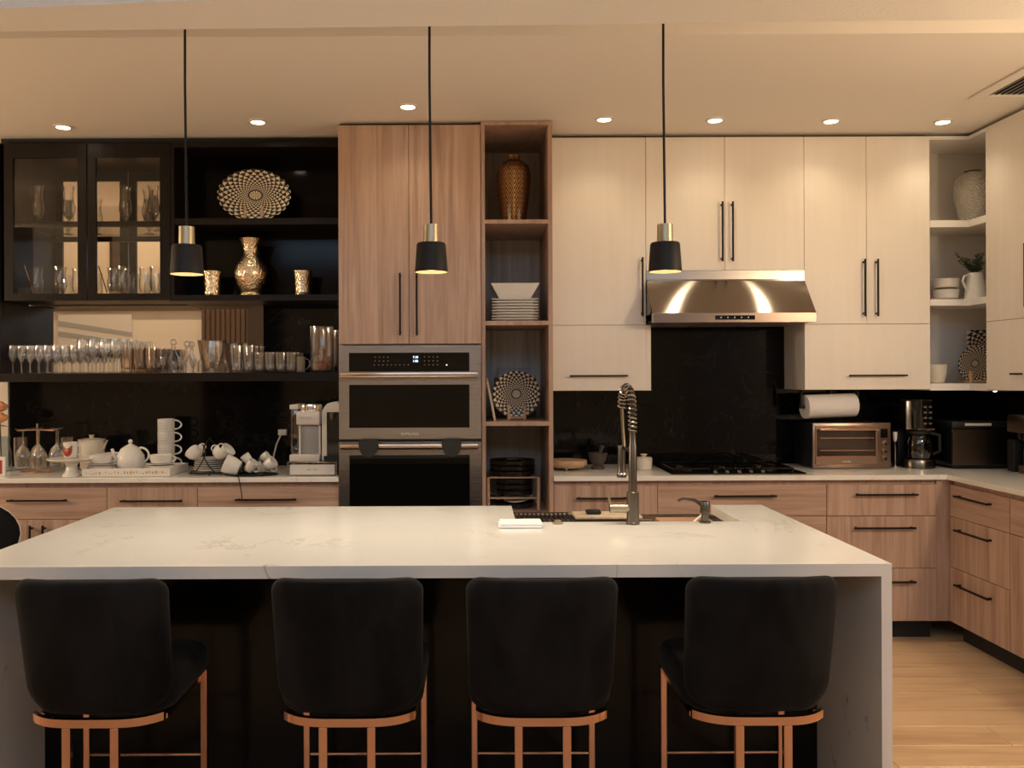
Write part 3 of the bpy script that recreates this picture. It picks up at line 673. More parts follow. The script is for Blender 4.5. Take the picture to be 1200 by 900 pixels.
one('bar_mirror', 'wide mirror on the wall behind the rows of bar glasses', 'mirror', box(gx0 - .0205, X(309, 5.36), 5.358, 5.3655, sh1 + .001, zG - .006), mirror, (X(160, 5.36), 5.36, sh1))
struct('trim_15', box(gx0 - .04, -.73, YU + .05, YW - .005, zbT + .0005, ZC - .0005), blackgap)
struct('trim_16', box(X(2, 5.38), X(10, 5.38), 5.372, YW, ZT, 1.42), wallm)
# decor on the open shelf
yv = 5.17; kv = F / yv; xv = X(300, yv)
t = T('scalloped_bowl', 'large oval scalloped black and cream patterned bowl standing on the upper bar shelf', 'bowl', (xv, yv, SP))
rz_ = 29 / kv * 1.0; plate(t, xv, yv, SP + rz_ + .012, rz_, scaly('bowl_print', rz_ * 1.44, rz_, (.80, .70, .54), DRK, 26, 7.6), .12, 1.44, .075, .03)
for s in (-1, 1): t.part('easel_leg', box(xv + s * .049 - .006, xv + s * .049 + .006, yv - .05, yv - .04, SP, SP + .085, .002).box(xv + s * .049 - .005, xv + s * .049 + .005, yv - .04, yv + .06, SP, SP + .01), bamboo)
xg = X(294.5, yv); zz = SB + .0005
t = T('gold_vase', 'hammered gold vase with a flared neck on the lower bar shelf', 'vase', (xg, yv, zz))
pr = [(12.5, 0), (12.8, 2.5), (11.5, 4.5), (15, 13), (18.5, 22), (19.3, 28), (17.5, 35), (12.5, 43), (9, 48), (8.6, 54), (10.5, 61), (13.3, 67.5), (12.6, 67.5), (9, 60), (7.5, 50)]
t.part('body', B().lathe([(a / kv, zz + c / kv) for a, c in pr], xg, yv, 0, 32), gold_h, origin=(xg, yv, zz))
for px, l in ((249, 'left'), (355.5, 'right')):
    t = T('gold_cup', 'hammered gold beaker on the lower bar shelf, to the %s of the gold vase' % l, 'cup', (X(px, yv), yv, zz), 'gold beakers on the bar shelf')
    t.part('body', B().lathe([(a / kv, zz + c / kv) for a, c in [(8.5, 0), (9.5, 2), (9.3, 6), (9.8, 16), (10.3, 24), (11.3, 29.5), (10.8, 29.5), (9.4, 20), (8.5, 4), (.01, 3)]], X(px, yv), yv, 0, 26), gold_h, origin=(X(px, yv), yv, zz))

# ------------------------------------------------------------------ glassware
def lib(name, b, m): return b.mesh(name, m, (0, 0, 0), 60)
G = {}
ORD = ('first', 'second', 'third', 'fourth', 'fifth', 'sixth', 'seventh', 'eighth')
ROW = ('front', 'middle', 'back')
G['goblet'] = lib('goblet', O().lathe([(1e-4, .002), (.027, .001), (.027, .003), (.006, .008), (.0045, .035), (.006, .06), (.022, .075), (.033, .10), (.034, .125), (.030, .16)], seg=18), glass)
G['tall_goblet'] = lib('tall_goblet', O().lathe([(1e-4, .002), (.030, .001), (.030, .003), (.006, .008), (.0045, .05), (.006, .085), (.026, .10), (.036, .13), (.036, .16), (.032, .197)], seg=18), glass)
G['tumbler'] = lib('tumbler', O().lathe([(1e-4, .001), (.027, .001), (.029, .004), (.033, .07), (.035, .14), (.0335, .14), (.028, .014), (1e-4, .012)], seg=18), glass)
G['smoky_tumbler'] = lib('smoky_tumbler', O().lathe([(1e-4, .001), (.027, .001), (.030, .004), (.034, .07), (.034, .145), (.0325, .145), (.028, .03), (1e-4, .02)], seg=18), ambergl)
G['short_tumbler'] = lib('short_tumbler', O().lathe([(1e-4, .001), (.025, .001), (.027, .004), (.031, .05), (.032, .115), (.0305, .115), (.026, .014), (1e-4, .012)], seg=18), glass)
G['cordial_glass'] = lib('cordial_glass', O().lathe([(1e-4, .002), (.018, .001), (.004, .006), (.004, .03), (.015, .045), (.02, .07), (.018, .09)], seg=14), glass)
G['hurricane_glass'] = lib('hurricane_glass', O().lathe([(1e-4, .002), (.030, .001), (.030, .004), (.007, .012), (.007, .024), (.024, .045), (.036, .075), (.035, .105), (.026, .15), (.025, .18), (.033, .222)], seg=20), glass)
G['tulip_glass'] = lib('tulip_glass', O().lathe([(1e-4, .002), (.030, .001), (.030, .004), (.007, .010), (.006, .022), (.026, .04), (.037, .07), (.037, .10), (.031, .14), (.036, .185)], seg=20), glass)
def glassput(kind, px, Y, z, label, group, cat='glass', sc=1.0):
    o = bpy.data.objects.new(kind, G[kind]); C.objects.link(o); o.location = (X(px, 5.09), Y, z); o.scale = ({'goblet': .72, 'tall_goblet': .86}.get(kind, 1),) * 2 + (sc,)
    o['label'] = label; o['category'] = cat; o['group'] = group; return o
zS = sh1 + .0012
for r_, Y in enumerate((5.09, 5.17, 5.25)):
    for i in range(8): glassput('goblet', 15 + i * 10.3 + r_ * 1.5, Y, zS, 'short-stemmed clear goblet, %s from the left in the %s row of the bar shelf' % (ORD[i], ROW[r_]), 'goblets at the left end of the bar shelf')
    for i in range(4): glassput('tall_goblet', 97 + i * 13 + r_ * 3, Y, zS, 'taller clear goblet, %s from the left in the %s row of tall goblets' % (ORD[i], ROW[r_]), 'tall goblets on the bar shelf')
for r_, Y in enumerate((5.09, 5.18, 5.27)):
    for i in range(3): glassput('smoky_tumbler', 149 + i * 14.2 + r_ * 2, Y, zS, 'smoky-brown tumbler left of the decanters, %s from the left in the %s row' % (ORD[i], ROW[r_]), 'smoky tumblers on the bar shelf')
for px in (191.5, 211.5): glassput('cordial_glass', px, 5.085, zS, 'tiny stemmed cordial glass in front of the %s decanter' % ('taller' if px < 200 else 'shorter'), 'cordial glasses by the decanters')
for px, s, l in ((203.5, 1.0, 'taller'), (219.5, .94, 'shorter')):
    Y = 5.19; k = F / Y
    t = T('decanter', '%s clear glass decanter with a round ball stopper on the bar shelf' % l, 'decanter', (X(px, Y), Y, zS), 'ball-stoppered decanters')
    t.part('body', O().lathe([(a, zS + c * s) for a, c in [(1e-4, .002), (.036, .001), (.039, .02), (.038, .07), (.026, .10), (.013, .12), (.011, .145), (.016, .152)]], X(px, Y), Y, 0, 18), glass)
    t.part('stopper', B().ball(X(px, Y), Y, zS + .178 * s, .019, 14, 9).lathe([(.008, zS + .140 * s), (.009, zS + .162 * s)], X(px, Y), Y, 0, 12), glass)
Y = 5.13; t = T('fluted_vase', 'wide fluted clear glass vase tapering to its foot on the bar shelf', 'vase', (X(249, Y), Y, zS))
t.part('body', O().lathe([(1e-4, zS + .004), (.045, zS + .001), (.046, zS + .012), (.050, zS + .03), (.070, zS + .10), (.082, zS + .185), (.079, zS + .185), (.064, zS + .09), (.04, zS + .03), (1e-4, zS + .026)], X(249, Y), Y, 0, 36, fn=lambda a, h: 1 + .03 * math.cos(a * 12)), glass)
for r_, Y in enumerate((5.09, 5.17, 5.26)):
    for i in range(2): glassput('tumbler', 277 + i * 14.5 + r_ * 2, Y, zS, 'tall clear tumbler right of the fluted vase, %s in the %s row' % (ORD[i], ROW[r_]), 'tall tumblers by the fluted vase', sc=1.1)
    for i in range(4): glassput('short_tumbler', 304 + i * 12.4 + r_ * 1.0, Y, zS, 'short clear tumbler at the right end, %s from the left in the %s row' % (ORD[i], ROW[r_]), 'short tumblers at the right end of the bar shelf')
Y = 5.09; t = T('glass_mug', 'small clear glass mug with a handle beside the potpourri cylinders', 'mug', (X(360, Y), Y, zS))
t.part('body', O().lathe([(1e-4, .001 + zS), (.027, .001 + zS), (.029, zS + .09), (.027, zS + .09), (.025, zS + .01), (1e-4, zS + .008)], X(352.5, Y), Y, 0, 18), glass)
t.part('handle', B().tube([(X(352.5, Y) + .028 + .024 * math.sin(a), Y, zS + .048 - .03 * math.cos(a)) for a in [PI * i / 8 for i in range(9)]], .004, 6), glass)
Y = 5.12; t = T('glass_cylinder', 'tall square-topped glass cylinder of dried pods at the right end of the bar shelf', 'vase', (X(377, Y), Y, zS))
t.part('body', O().lathe([(1e-4, zS + .003), (.066, zS + .001), (.068, zS + .004), (.068, zS + .262), (.065, zS + .262), (.065, zS + .01), (1e-4, zS + .008)], X(377, Y), Y, 0, 28), glass)
PODL = ('lowest left', 'lowest front', 'lowest right', 'lowest, at the back', 'left, second layer', 'centre, second layer', 'right, second layer', 'at the back, second layer', 'topmost')
for i, (dx, dy, dz, r_, m) in enumerate([(-.03, -.02, .03, .022, potg), (.008, -.03, .032, .024, potr), (.036, .01, .03, .022, potb), (-.02, .025, .034, .022, potb), (-.028, -.01, .072, .021, potg), (.003, .0, .080, .025, potb), (.035, -.015, .068, .021, potr), (.004, .03, .068, .02, potr), (.008, -.02, .116, .021, potb)]):
    one('dried_pod', ('dark green dried pod', 'russet dried pod', 'brown dried pod')[0 if m is potg else 1 if m is potr else 2] + ' in the glass cylinder on the bar shelf, ' + PODL[i], 'potpourri', B().ball(X(377, Y) + dx, Y + dy, zS + .0115 + dz - .008 + .0, r_, 12, 8), m, (X(377, Y) + dx, Y + dy, zS + dz), 'dried pods in the glass cylinder')
Y = 5.285; t = T('glass_cylinder', 'second glass cylinder half hidden behind the pod-filled one', 'vase', (X(386, Y), Y, zS))
t.part('body', O().lathe([(1e-4, zS + .003), (.058, zS + .001), (.060, zS + .004), (.060, zS + .25), (.057, zS + .25), (.057, zS + .01), (1e-4, zS + .008)], X(386, Y), Y, 0, 28), glass)
# in the display cabinet
for px, Y, l in ((38, 5.16, 'left door, left'), (75, 5.16, 'left door, right'), (142, 5.16, 'right door, left'), (175.5, 5.16, 'right door, right'), (161, 5.27, 'right door, behind')):
    glassput('hurricane_glass', px, Y, zs1 + .001, 'hurricane glass on the upper shelf of the display cabinet, %s' % l, 'hurricane glasses in the display cabinet')
for px, Y, l in ((36, 5.16, 'far left'), (66, 5.14, 'left door, middle'), (80, 5.23, 'left door, right'), (125, 5.2, 'right door, left'), (141, 5.14, 'right door, centre'), (163, 5.2, 'right door, right of centre'), (180, 5.14, 'far right')):
    glassput('tulip_glass', px, Y, zG + .019, 'tulip glass on the cabinet floor behind the display doors, %s' % l, 'tulip glasses in the display cabinet')
for i, (px, Y) in enumerate(((31, 5.16), (118, 5.2))):
    one('stirrer', 'thin copper stirrer leaning in a tulip glass, %s display door' % ('left' if i == 0 else 'right'), 'stirrer', B().tube([(X(px + 8, Y), Y, zG + .06), (X(px - 2, Y), Y, zG + .215)], .004, 6), copper, (X(px, Y), Y, zG + .06), 'stirrers in the display cabinet')

# ================================================================== BAR WORKTOP ITEMS
z0 = ZT + .001
def Yb(py): return .546 * F / (py - CY)
# flower vase and photo frame at the left edge
Y = 5.12; xf = X(2, Y)
t = T('flower_vase', 'glass vase of peach roses at the left edge of the bar worktop', 'vase', (xf, Y, z0))
t.part('vase', O().lathe([(1e-4, z0 + .002), (.05, z0), (.056, z0 + .02), (.050, z0 + .10), (.040, z0 + .16), (.046, z0 + .2)], xf, Y, 0, 20), glassmat('blue_tint_glass', (.70, .78, .82), .06, .5))
for i, (dx, dy, h) in enumerate(((.0, -.03, .30), (-.07, -.02, .33), (-.04, .05, .36))):
    st = t.part('stem', B().tube([(xf + dx * .2, Y + dy * .2, z0 + .02), (xf + dx * .6, Y + dy * .6, z0 + .2), (xf + dx, Y + dy, z0 + h - .03)], .003, 6), leafm)
    b = O()
    for k in range(5):
        rr = .045 - k * .008
        b.lathe([(rr * .35, -.02 + k * .002), (rr * .9, -.005 + k * .003), (rr, .012 + k * .004), (rr * .82, .026 + k * .004)], xf + dx, Y + dy, z0 + h, 14, fn=lambda a, hh, k=k: 1 + .09 * math.cos(a * 3 + k * 1.7))
    t.part('rose', b, petal)
    b = B()
    for k in range(4):
        a = k * 1.6 + i; c, s = math.cos(a), math.sin(a); p = Vector((xf + dx, Y + dy, z0 + h - .03)); d = Vector((c, s, -.25)); e = Vector((-s, c, 0))
        b.add([p, p + d * .03 + e * .014, p + d * .062, p + d * .03 - e * .014], [(0, 1, 2, 3)])
    t.part('leaves', b, leafm)
Y = 4.86; t = T('photo_frame', 'small white photo frame with a red picture at the left edge of the worktop', 'picture frame', (X(-4, Y), Y, z0))
t.part('frame', px_box(-12, 5.5, 533, 555.5, Y, Y + .012, bev=.002).moved(Matrix.Translation((0, 0, z0 - Z(555.5, Y)))), porcelain)
t.part('picture', px_box(-9, 2, 537, 553, Y - .001, Y).moved(Matrix.Translation((0, 0, z0 - Z(555.5, Y)))), redprint)
# wine glass rack: four stemmed glasses hang upside down
Y = 5.04; k = F / Y; xr_ = X(43.5, Y); zt_ = Z(502, Y, 43)
t = T('wine_glass_rack', 'copper wine glass rack with a centre rod on the bar worktop', 'rack', (xr_, Y, z0))
t.part('base', B().tube([(xr_ + .09 * math.cos(a), Y + .06 * math.sin(a), z0 + .003) for a in [2 * PI * i / 28 for i in range(28)]], .003, 6, True).box(xr_ - .09, xr_ + .09, Y - .003, Y + .003, z0, z0 + .005), copper)
t.part('post', B().tube([(xr_, Y, z0), (xr_, Y, Z(496.5, Y, 43))], .006, 8), copper)
t.part('hanger', B().tube([(xr_ - .10, Y - .03, zt_ - .011), (xr_, Y, zt_ - .009), (xr_ + .11, Y - .03, zt_ - .011)], .0035, 6).tube([(xr_ - .06, Y + .05, zt_ - .011), (xr_, Y, zt_ - .009), (xr_ + .09, Y + .05, zt_ - .011)], .0035, 6), copper)
G['wine_glass'] = lib('wine_glass', O().lathe([(1e-4, -.001), (.040, .0), (.038, -.003), (.006, -.008), (.0042, -.03), (.0042, -.08), (.008, -.093), (.030, -.115), (.043, -.15), (.045, -.175), (.040, -.222)], seg=22), glass)
for px, dy, l in ((31, -.04, 'leftmost'), (51.5, -.06, 'centre front'), (64, .02, 'rightmost'), (57, .115, 'behind the centre'), (38, .06, 'behind the left')):
    o = bpy.data.objects.new('wine_glass', G['wine_glass']); C.objects.link(o); o.location = (X(px, Y), Y + dy, zt_); o['label'] = 'upside-down wine glass on the copper rack, %s' % l; o['category'] = 'glass'; o['group'] = 'wine glasses on the copper rack'
for px, l in ((24, 'left'), (79, 'right')):
    o = bpy.data.objects.new('dark_tumbler', G['smoky_tumbler']); C.objects.link(o); o.location = (X(px, 5.2), 5.2, z0); o.scale = (1.1, 1.1, 1.3); o['label'] = 'tall smoky glass standing behind the wine glass rack, %s side' % l; o['category'] = 'glass'; o['group'] = 'smoky glasses behind the wine glass rack'
# cake stand and mug
Y = Yb(556); k = F / Y; xc_ = X(83.5, Y)
t = T('cake_stand', 'white ceramic cake stand with a waisted pedestal left of the tea tray', 'cake stand', (xc_, Y, z0))
zc1 = z0 + 21 / k
t.part('pedestal', B().lathe([(10.5 / k, z0), (10 / k, z0 + 1.5 / k), (7 / k, z0 + 6 / k), (6 / k, z0 + 11 / k), (8 / k, z0 + 15.5 / k), (11 / k, z0 + 16.6 / k)], xc_, Y, 0, 26), porcelain)
t.part('plate', B().lathe([(11 / k, z0 + 16.6 / k), (25 / k, z0 + 18.5 / k), (27 / k, z0 + 20 / k), (27 / k, zc1), (1e-4, zc1)], xc_, Y, 0, 36), porcelain)
def ring(cx, cy, cz, rx, rz, r, a0=0, a1=2 * PI, n_=14, d=1, ang=0):
    return [(cx + d * rx * math.sin(a) * math.cos(ang), cy + rx * math.sin(a) * math.sin(ang), cz + rz * math.cos(a)) for a in [a0 + (a1 - a0) * i / n_ for i in range(n_ + 1)]]
def cup(t, x, y, z, r, h, m=porcelain, handle=1, taper=.8, hm=None, hr=None, seg=24):
    t.part('body', B().lathe([(r * taper * .8, z), (r * taper, z + .003), (r * (taper + .12), z + h * .4), (r, z + h), (r - .003, z + h), (r * (taper + .06), z + h * .4), (r * taper * .75, z + .006), (1e-4, z + .006)], x, y, 0, seg), m)
    if handle: t.part('handle', B().tube(ring(x + handle * r * .92, y, z + h * .52, hr or r * .38, h * .33, .004, .1, PI - .1, 10, handle), .0042, 7), hm or m)
x_ = X(82.5, Y); t = T('printed_mug', 'white mug with a red crest print standing on the cake stand', 'mug', (x_, Y, zc1 + .0006))
zm = zc1 + .0006; cup(t, x_, Y, zm, 8.3 / k, 18.5 / k, porcelain, 1, .86)
b = B(); sec = [(-.55, .78), (.55, .78), (.62, .4), (.45, .2), (0, .08), (-.45, .2), (-.62, .4)]
vs = []
for a, h in [(-.62, .82), (.62, .82), (.62, .45), (.5, .25), (.25, .14), (0, .1), (-.25, .14), (-.5, .25), (-.62, .45)]:
    rr = 8.3 / k * (.86 + .12 * min(h / .4, 1) + .02 * max(0, (h - .4) / .6)) + .0022; vs.append((x_ + rr * math.sin(a * 1.15 - .1), Y - rr * math.cos(a * 1.15 - .1) - .0004, zm + h * 18.5 / k))
vs.append((x_ - .003, Y - 8.3 / k - .0028, zm + .045)); t.part('crest_print', B().add(vs, [(i, (i + 1) % 9, 9) for i in range(9)]), redprint)
t.part('crest_centre', B().lathe([(.010, 0), (.010, .001)], x_ - .003, Y - 8.3 / k - .0042, zm + .045, 10, mtx=Matrix.Rotation(PI / 2, 3, 'X')), goldpr)
# lidded pot behind
Y = 5.17; k = F / Y; x_ = X(107, Y); zb_ = ZT + .001
t = T('lidded_pot', 'cream lidded pot with a side spout behind the cake stand', 'pot', (x_, Y, zb_))
hp = Z(516, Y, 107) - zb_
t.part('body', B().lathe([(10 / k, zb_), (12 / k, zb_ + .01), (14 / k, zb_ + hp * .5), (14.3 / k, zb_ + hp), (13.6 / k, zb_ + hp)], x_, Y, 0, 28), creamcer)
t.part('lid', B().lathe([(15 / k, zb_ + hp + .0005), (15 / k, zb_ + hp + .006), (8 / k, zb_ + hp + .012), (2.6 / k, zb_ + hp + .014), (2.2 / k, zb_ + hp + .022), (3.4 / k, zb_ + hp + .032), (1e-4, zb_ + hp + .033)], x_, Y, 0, 28), creamcer)
t.part('spout', B().tube([(x_ + 13.5 / k, Y, zb_ + hp * .72), (x_ + 15.5 / k, Y, zb_ + hp * .85), (x_ + 18.5 / k, Y, zb_ + hp * 1.0)], [.009, .007, .005], 8), creamcer)
# tea tray
Y0 = 4.80; k = F / Y0; xa, xb_ = X(98, Y0), X(196, Y0)
t = T('tea_tray', 'white serving tray with a raised patterned rim under the tea set', 'tray', ((xa + xb_) / 2, 4.93, z0))
t.part('base', box(xa, xb_ + .0, Y0 + .012, 5.10, z0, z0 + .010), porcelain)
zt2 = Z(549, Y0, 150)
t.part('rim', B().box(xa, xb_, Y0, Y0 + .0115, z0, zt2, .003).box(xa, xb_, 5.101, 5.112, z0, zt2, .003).box(xa - .0115, xa - .0002, Y0, 5.112, z0, zt2, .003).box(xb_ + .0002, xb_ + .0115, Y0, 5.112, z0, zt2, .003), porcelain)
b = B()
for i in range(26):
    xx = xa + .012 + i * (xb_ - xa - .03) / 25; hh = random.uniform(.006, .022); b.box(xx, xx + random.uniform(.004, .012), Y0 - .0008, Y0 - .0001, z0 + .012 + random.uniform(0, .008), z0 + .012 + hh)
t.part('rim_print', b, goldpr, kind='stuff')
zt3 = z0 + .0105
Y = 4.93; k = F / Y; x_ = X(152.5, Y)
t = T('teapot', 'white porcelain teapot with domed lid in the middle of the tray', 'teapot', (x_, Y, zt3))
Hh = Z(527.5, Y, 152) - zt3
t.part('body', B().lathe([(11 / k, zt3), (14 / k, zt3 + Hh * .1), (16.5 / k, zt3 + Hh * .42), (15.5 / k, zt3 + Hh * .75), (11.5 / k, zt3 + Hh), (10 / k, zt3 + Hh)], x_, Y, 0, 32), porcelain)
t.part('lid', B().lathe([(11.8 / k, zt3 + Hh + .0005), (11 / k, zt3 + Hh + .008), (7 / k, zt3 + Hh + 4.5 / k), (2.4 / k, zt3 + Hh + 7 / k), (1.4 / k, zt3 + Hh + 8 / k)], x_, Y, 0, 28).ball(x_, Y, zt3 + Hh + 10.2 / k, 2.7 / k), porcelain)
t.part('spout', B().tube([(x_ - 13 / k, Y - .01, zt3 + Hh * .25), (x_ - 17 / k, Y - .015, zt3 + Hh * .55), (x_ - 18 / k, Y - .018, zt3 + Hh * .85), (x_ - 20 / k, Y - .02, zt3 + Hh * 1.08)], [.016, .012, .009, .008], 10), porcelain)
t.part('handle', B().tube(ring(x_ + 12.5 / k, Y, zt3 + Hh * .78, 9 / k, 8.5 / k, .005, -.2, PI + .25, 14), .006, 8), porcelain)
def cupthing(label, px, Y, z, rpx, hpx, side, group, gold=False):
    k = F / Y; t = T('teacup', label, 'cup', (X(px, Y), Y, z), group); cup(t, X(px, Y), Y, z, rpx / k, hpx / k, porcelain, side, .84); return z + hpx / k
Y = 4.88; zz = zt3
z1x = cupthing('lower white teacup of the stacked pair left of the teapot', 117.5, Y, zz, 13.5, 9.5, 1, 'teacups on the tea tray')
one('saucer', 'white saucer between the two stacked teacups left of the teapot', 'saucer', B().lathe([(.03, z1x + .0005), (.078, z1x + .008), (.076, z1x + .010), (1e-4, z1x + .004)], X(120, Y), Y, 0, 30), porcelain, (X(119, Y), Y, z1x), 'saucers on the tea tray')
cupthing('upper white teacup of the stacked pair left of the teapot', 118, Y, z1x + .0105, 13, 10, 1, 'teacups on the tea tray')
z1x = cupthing('lower white teacup of the stacked pair right of the teapot', 189, Y, zz, 13.5, 9.5, -1, 'teacups on the tea tray')
one('saucer', 'white saucer between the two stacked teacups right of the teapot', 'saucer', B().lathe([(.03, z1x + .0005), (.075, z1x + .008), (.073, z1x + .010), (1e-4, z1x + .004)], X(187, Y), Y, 0, 30), porcelain, (X(187, Y), Y, z1x), 'saucers on the tea tray')
cupthing('upper white teacup of the stacked pair right of the teapot', 188.5, Y, z1x + .0105, 13, 10, 1, 'teacups on the tea tray')
cupthing('small white teacup behind the left stack on the tea tray', 129, 5.05, zt3, 12, 20, 1, 'teacups on the tea tray')
# mug stack
Y = 5.22; k = F / Y; x_ = X(194.5, Y); hm = 14.6 / k; zz = ZT + .001
for i in range(4):
    t = T('stacking_mug', 'tall white square-printed mug, %s in the stack of four behind the tea tray' % ('lowest', 'second from below', 'second from top', 'topmost')[i], 'mug', (x_, Y, zz), 'stacked mugs behind the tea tray')
    t.part('body', B().lathe([(9.2 / k, zz), (9.6 / k, zz + .003), (9.8 / k, zz + hm - .001), (9.3 / k, zz + hm - .001), (9 / k, zz + .006), (1e-4, zz + .006)], x_, Y, 0, 28), porcelain)
    t.part('handle', B().tube(ring(x_ + 9.3 / k, Y, zz + hm * .52, 8.5 / k, 5.2 / k, .004, 0, PI, 12), .0048, 8), porcelain)
    b = B()
    for q in range(3):
        b.add([((x_ + (9.85 / k) * math.sin(a)), Y - (9.85 / k) * math.cos(a) - .0003, zz + hm * (.25 + q * .2) + dz) for dz in (0, .0022) for a in (-.75 + q * .05, -.25, .25, .5 - q * .1)], [(0, 1, 5, 4), (1, 2, 6, 5), (2, 3, 7, 6)])
    t.part('printed_lines', b, greyprint)
    zz += hm
# saucer stand with hanging cups
Y = 4.93; k = F / Y; x_ = X(245, Y)
t = T('cup_stand', 'black wire stand holding saucers and tilted teacups', 'rack', (x_, Y, z0))
zs0 = z0 + .018
for sy in (-1, 1):
    yy = Y + sy * .095
    t.part('wire_frame', B().tube([(x_ - .055, yy, z0 + .012), (x_ - .02, yy, z0 + .06), (x_ + .008, yy, z0 + .115), (x_ + .002, yy, z0 + .16), (x_, Y, z0 + .2)], .003, 6).tube([(x_ + .06, yy, z0 + .012), (x_ + .02, yy, z0 + .06), (x_ - .008, yy, z0 + .115), (x_ - .002, yy, z0 + .16), (x_, Y, z0 + .2)], .003, 6), blackmetal)
t.part('base_ring', B().tube([(x_ + .10 * math.cos(a), Y + .10 * math.sin(a), z0 + .012) for a in [2 * PI * i / 24 for i in range(24)]], .0035, 6, True), blackmetal)
for a in (0.3, 1.9, 3.4, 5.0): t.part('foot', B().tube([(x_ + .1 * math.cos(a), Y + .1 * math.sin(a), z0), (x_ + .1 * math.cos(a), Y + .1 * math.sin(a), z0 + .012)], .004, 6), blackmetal)
for i in range(6): one('saucer', 'white saucer, %s from the bottom of the pile on the wire stand' % ORD_[i], 'saucer', B().lathe([(.045, 0), (.084 - i * .001, .010), (.082, .013), (1e-4, .005)], x_, Y, zs0 + i * .0118, 30), porcelain, (x_, Y, zs0 + i * .0118), 'saucers on the wire stand')
zc_ = Z(530.5, Y, 240)
for i, (dx, dy, a) in enumerate(((-.068, -.05, .9), (.066, -.055, -.9), (-.078, .06, .9), (.078, .06, -.9))):
    t = T('teacup', 'white teacup hung tilted on the wire stand, %s' % ('front left', 'front right', 'back left', 'back right')[i], 'cup', (x_ + dx, Y + dy, zc_), 'cups hung on the wire stand')
    m_ = Matrix.Translation((x_ + dx, Y + dy, zc_)) @ Matrix.Rotation(-.45 if dy < 0 else .3, 4, 'X') @ Matrix.Rotation(-a * .9, 4, 'Y') @ Matrix.Diagonal((.86, .86, .86, 1)) @ Matrix.Translation((0, 0, -.03))
    t.part('body', B().lathe([(.018, 0), (.034, .008), (.046, .03), (.050, .058), (.047, .058), (.042, .03), (.02, .01), (1e-4, .008)], seg=24).moved(m_), porcelain)
    s = 1 if dx < 0 else -1
    t.part('handle', B().tube([(0.045 * s + .022 * s * math.sin(q), 0, .034 - .02 * math.cos(q)) for q in [PI * i2 / 10 for i2 in range(11)]], .0038, 7).moved(m_), porcelain)
# espresso cups on a dark round tray
Y = 4.86; k = F / Y; xt = X(294, Y)
one('round_tray', 'thin dark round tray under the tumbled white cups', 'tray', B().lathe([(.11, z0), (.145, z0 + .004), (.147, z0 + .008), (.143, z0 + .008), (.11, z0 + .005), (1e-4, z0 + .005)], xt, Y, 0, 36, sy=.55), blackmat, (xt, Y, z0))
def tilted(name, label, px, py, Y, r, h, ay, ax, hs, cat='cup', m=porcelain, group='tumbled white cups'):
    x_, z_ = pt(px, py, Y); t = T(name, label, cat, (x_, Y, z_), group)
    m_ = Matrix.Translation((x_, Y, z_)) @ Matrix.Rotation(ax, 4, 'X') @ Matrix.Rotation(ay, 4, 'Y') @ Matrix.Translation((0, 0, -h / 2))
    t.part('body', B().lathe([(r * .72, 0), (r * .8, .003), (r * .97, h * .5), (r, h), (r - .003, h), (r * .9, h * .5), (r * .7, .006), (1e-4, .006)], seg=24).moved(m_), m)
    if hs: t.part('handle', B().tube([((r * .9 + .02 * math.sin(q)) * hs, 0, h * .5 - .017 * math.cos(q)) for q in [PI * i2 / 10 for i2 in range(11)]], .0045, 7).moved(m_), m)
tilted('white_bowl', 'large white cup lying tilted beside the wire saucer stand', 272, 546, 4.85, .052, .085, -1.15, .25, 0, 'cup')
tilted('espresso_cup', 'white espresso cup propped with its handle low, centre of the round tray', 294, 546, 4.85, .030, .062, .62, .25, 1)
tilted('espresso_cup', 'white espresso cup balanced on top of the centre cup', 289.5, 537.5, 4.90, .027, .052, -.6, .2, 0)
tilted('espresso_cup', 'white espresso cup lying behind the centre of the round tray', 303, 549, 4.93, .030, .06, -.6, .3, 0)
tilted('espresso_cup', 'white espresso cup tipped over at the right of the round tray', 316, 543.5, 4.88, .034, .058, .95, .25, 1)
tilted('espresso_cup', 'smallest white cup perched above the right-hand tipped cup', 310.5, 535, 4.95, .023, .042, 1.0, .2, 0)
cm = T('cup_tree', 'dark curved metal holder among the tumbled white cups', 'rack', (X(300, 4.94), 4.94, z0))
cm.part('holder_arm', B().tube([(X(282, 4.90), 4.90, z0 + .012), (X(281, 4.90), 4.90, z0 + .045), (X(284, 4.90), 4.90, z0 + .05)], [.02, .024, .018], 12), gun)
cm.part('holder_arm', B().tube([(X(309, 4.96), 4.96, z0 + .012), (X(305, 4.96), 4.96, z0 + .06), (X(304, 4.96), 4.96, z0 + .085)], [.02, .018, .01], 12), gun)
cm.part('holder_base', B().lathe([(.07, z0 + .0085), (.07, z0 + .012)], X(296, 4.92), 4.92, 0, 24, sy=.4), gun)
one('hanging_cord', 'thin black cord hanging over the worktop edge onto a drawer handle', 'cord', B().tube([(X(278, 4.82), 4.80, ZT + .003), (X(279, 4.74), 4.743, ZT + .003), (X(280.5, 4.735), 4.737, ZT - .03), (X(282.5, 4.735), 4.732, zf(575)), (X(283, 4.73), 4.7325, zf(583))], .0028, 6), blackmetal, (X(280, 4.74), 4.75, ZT))
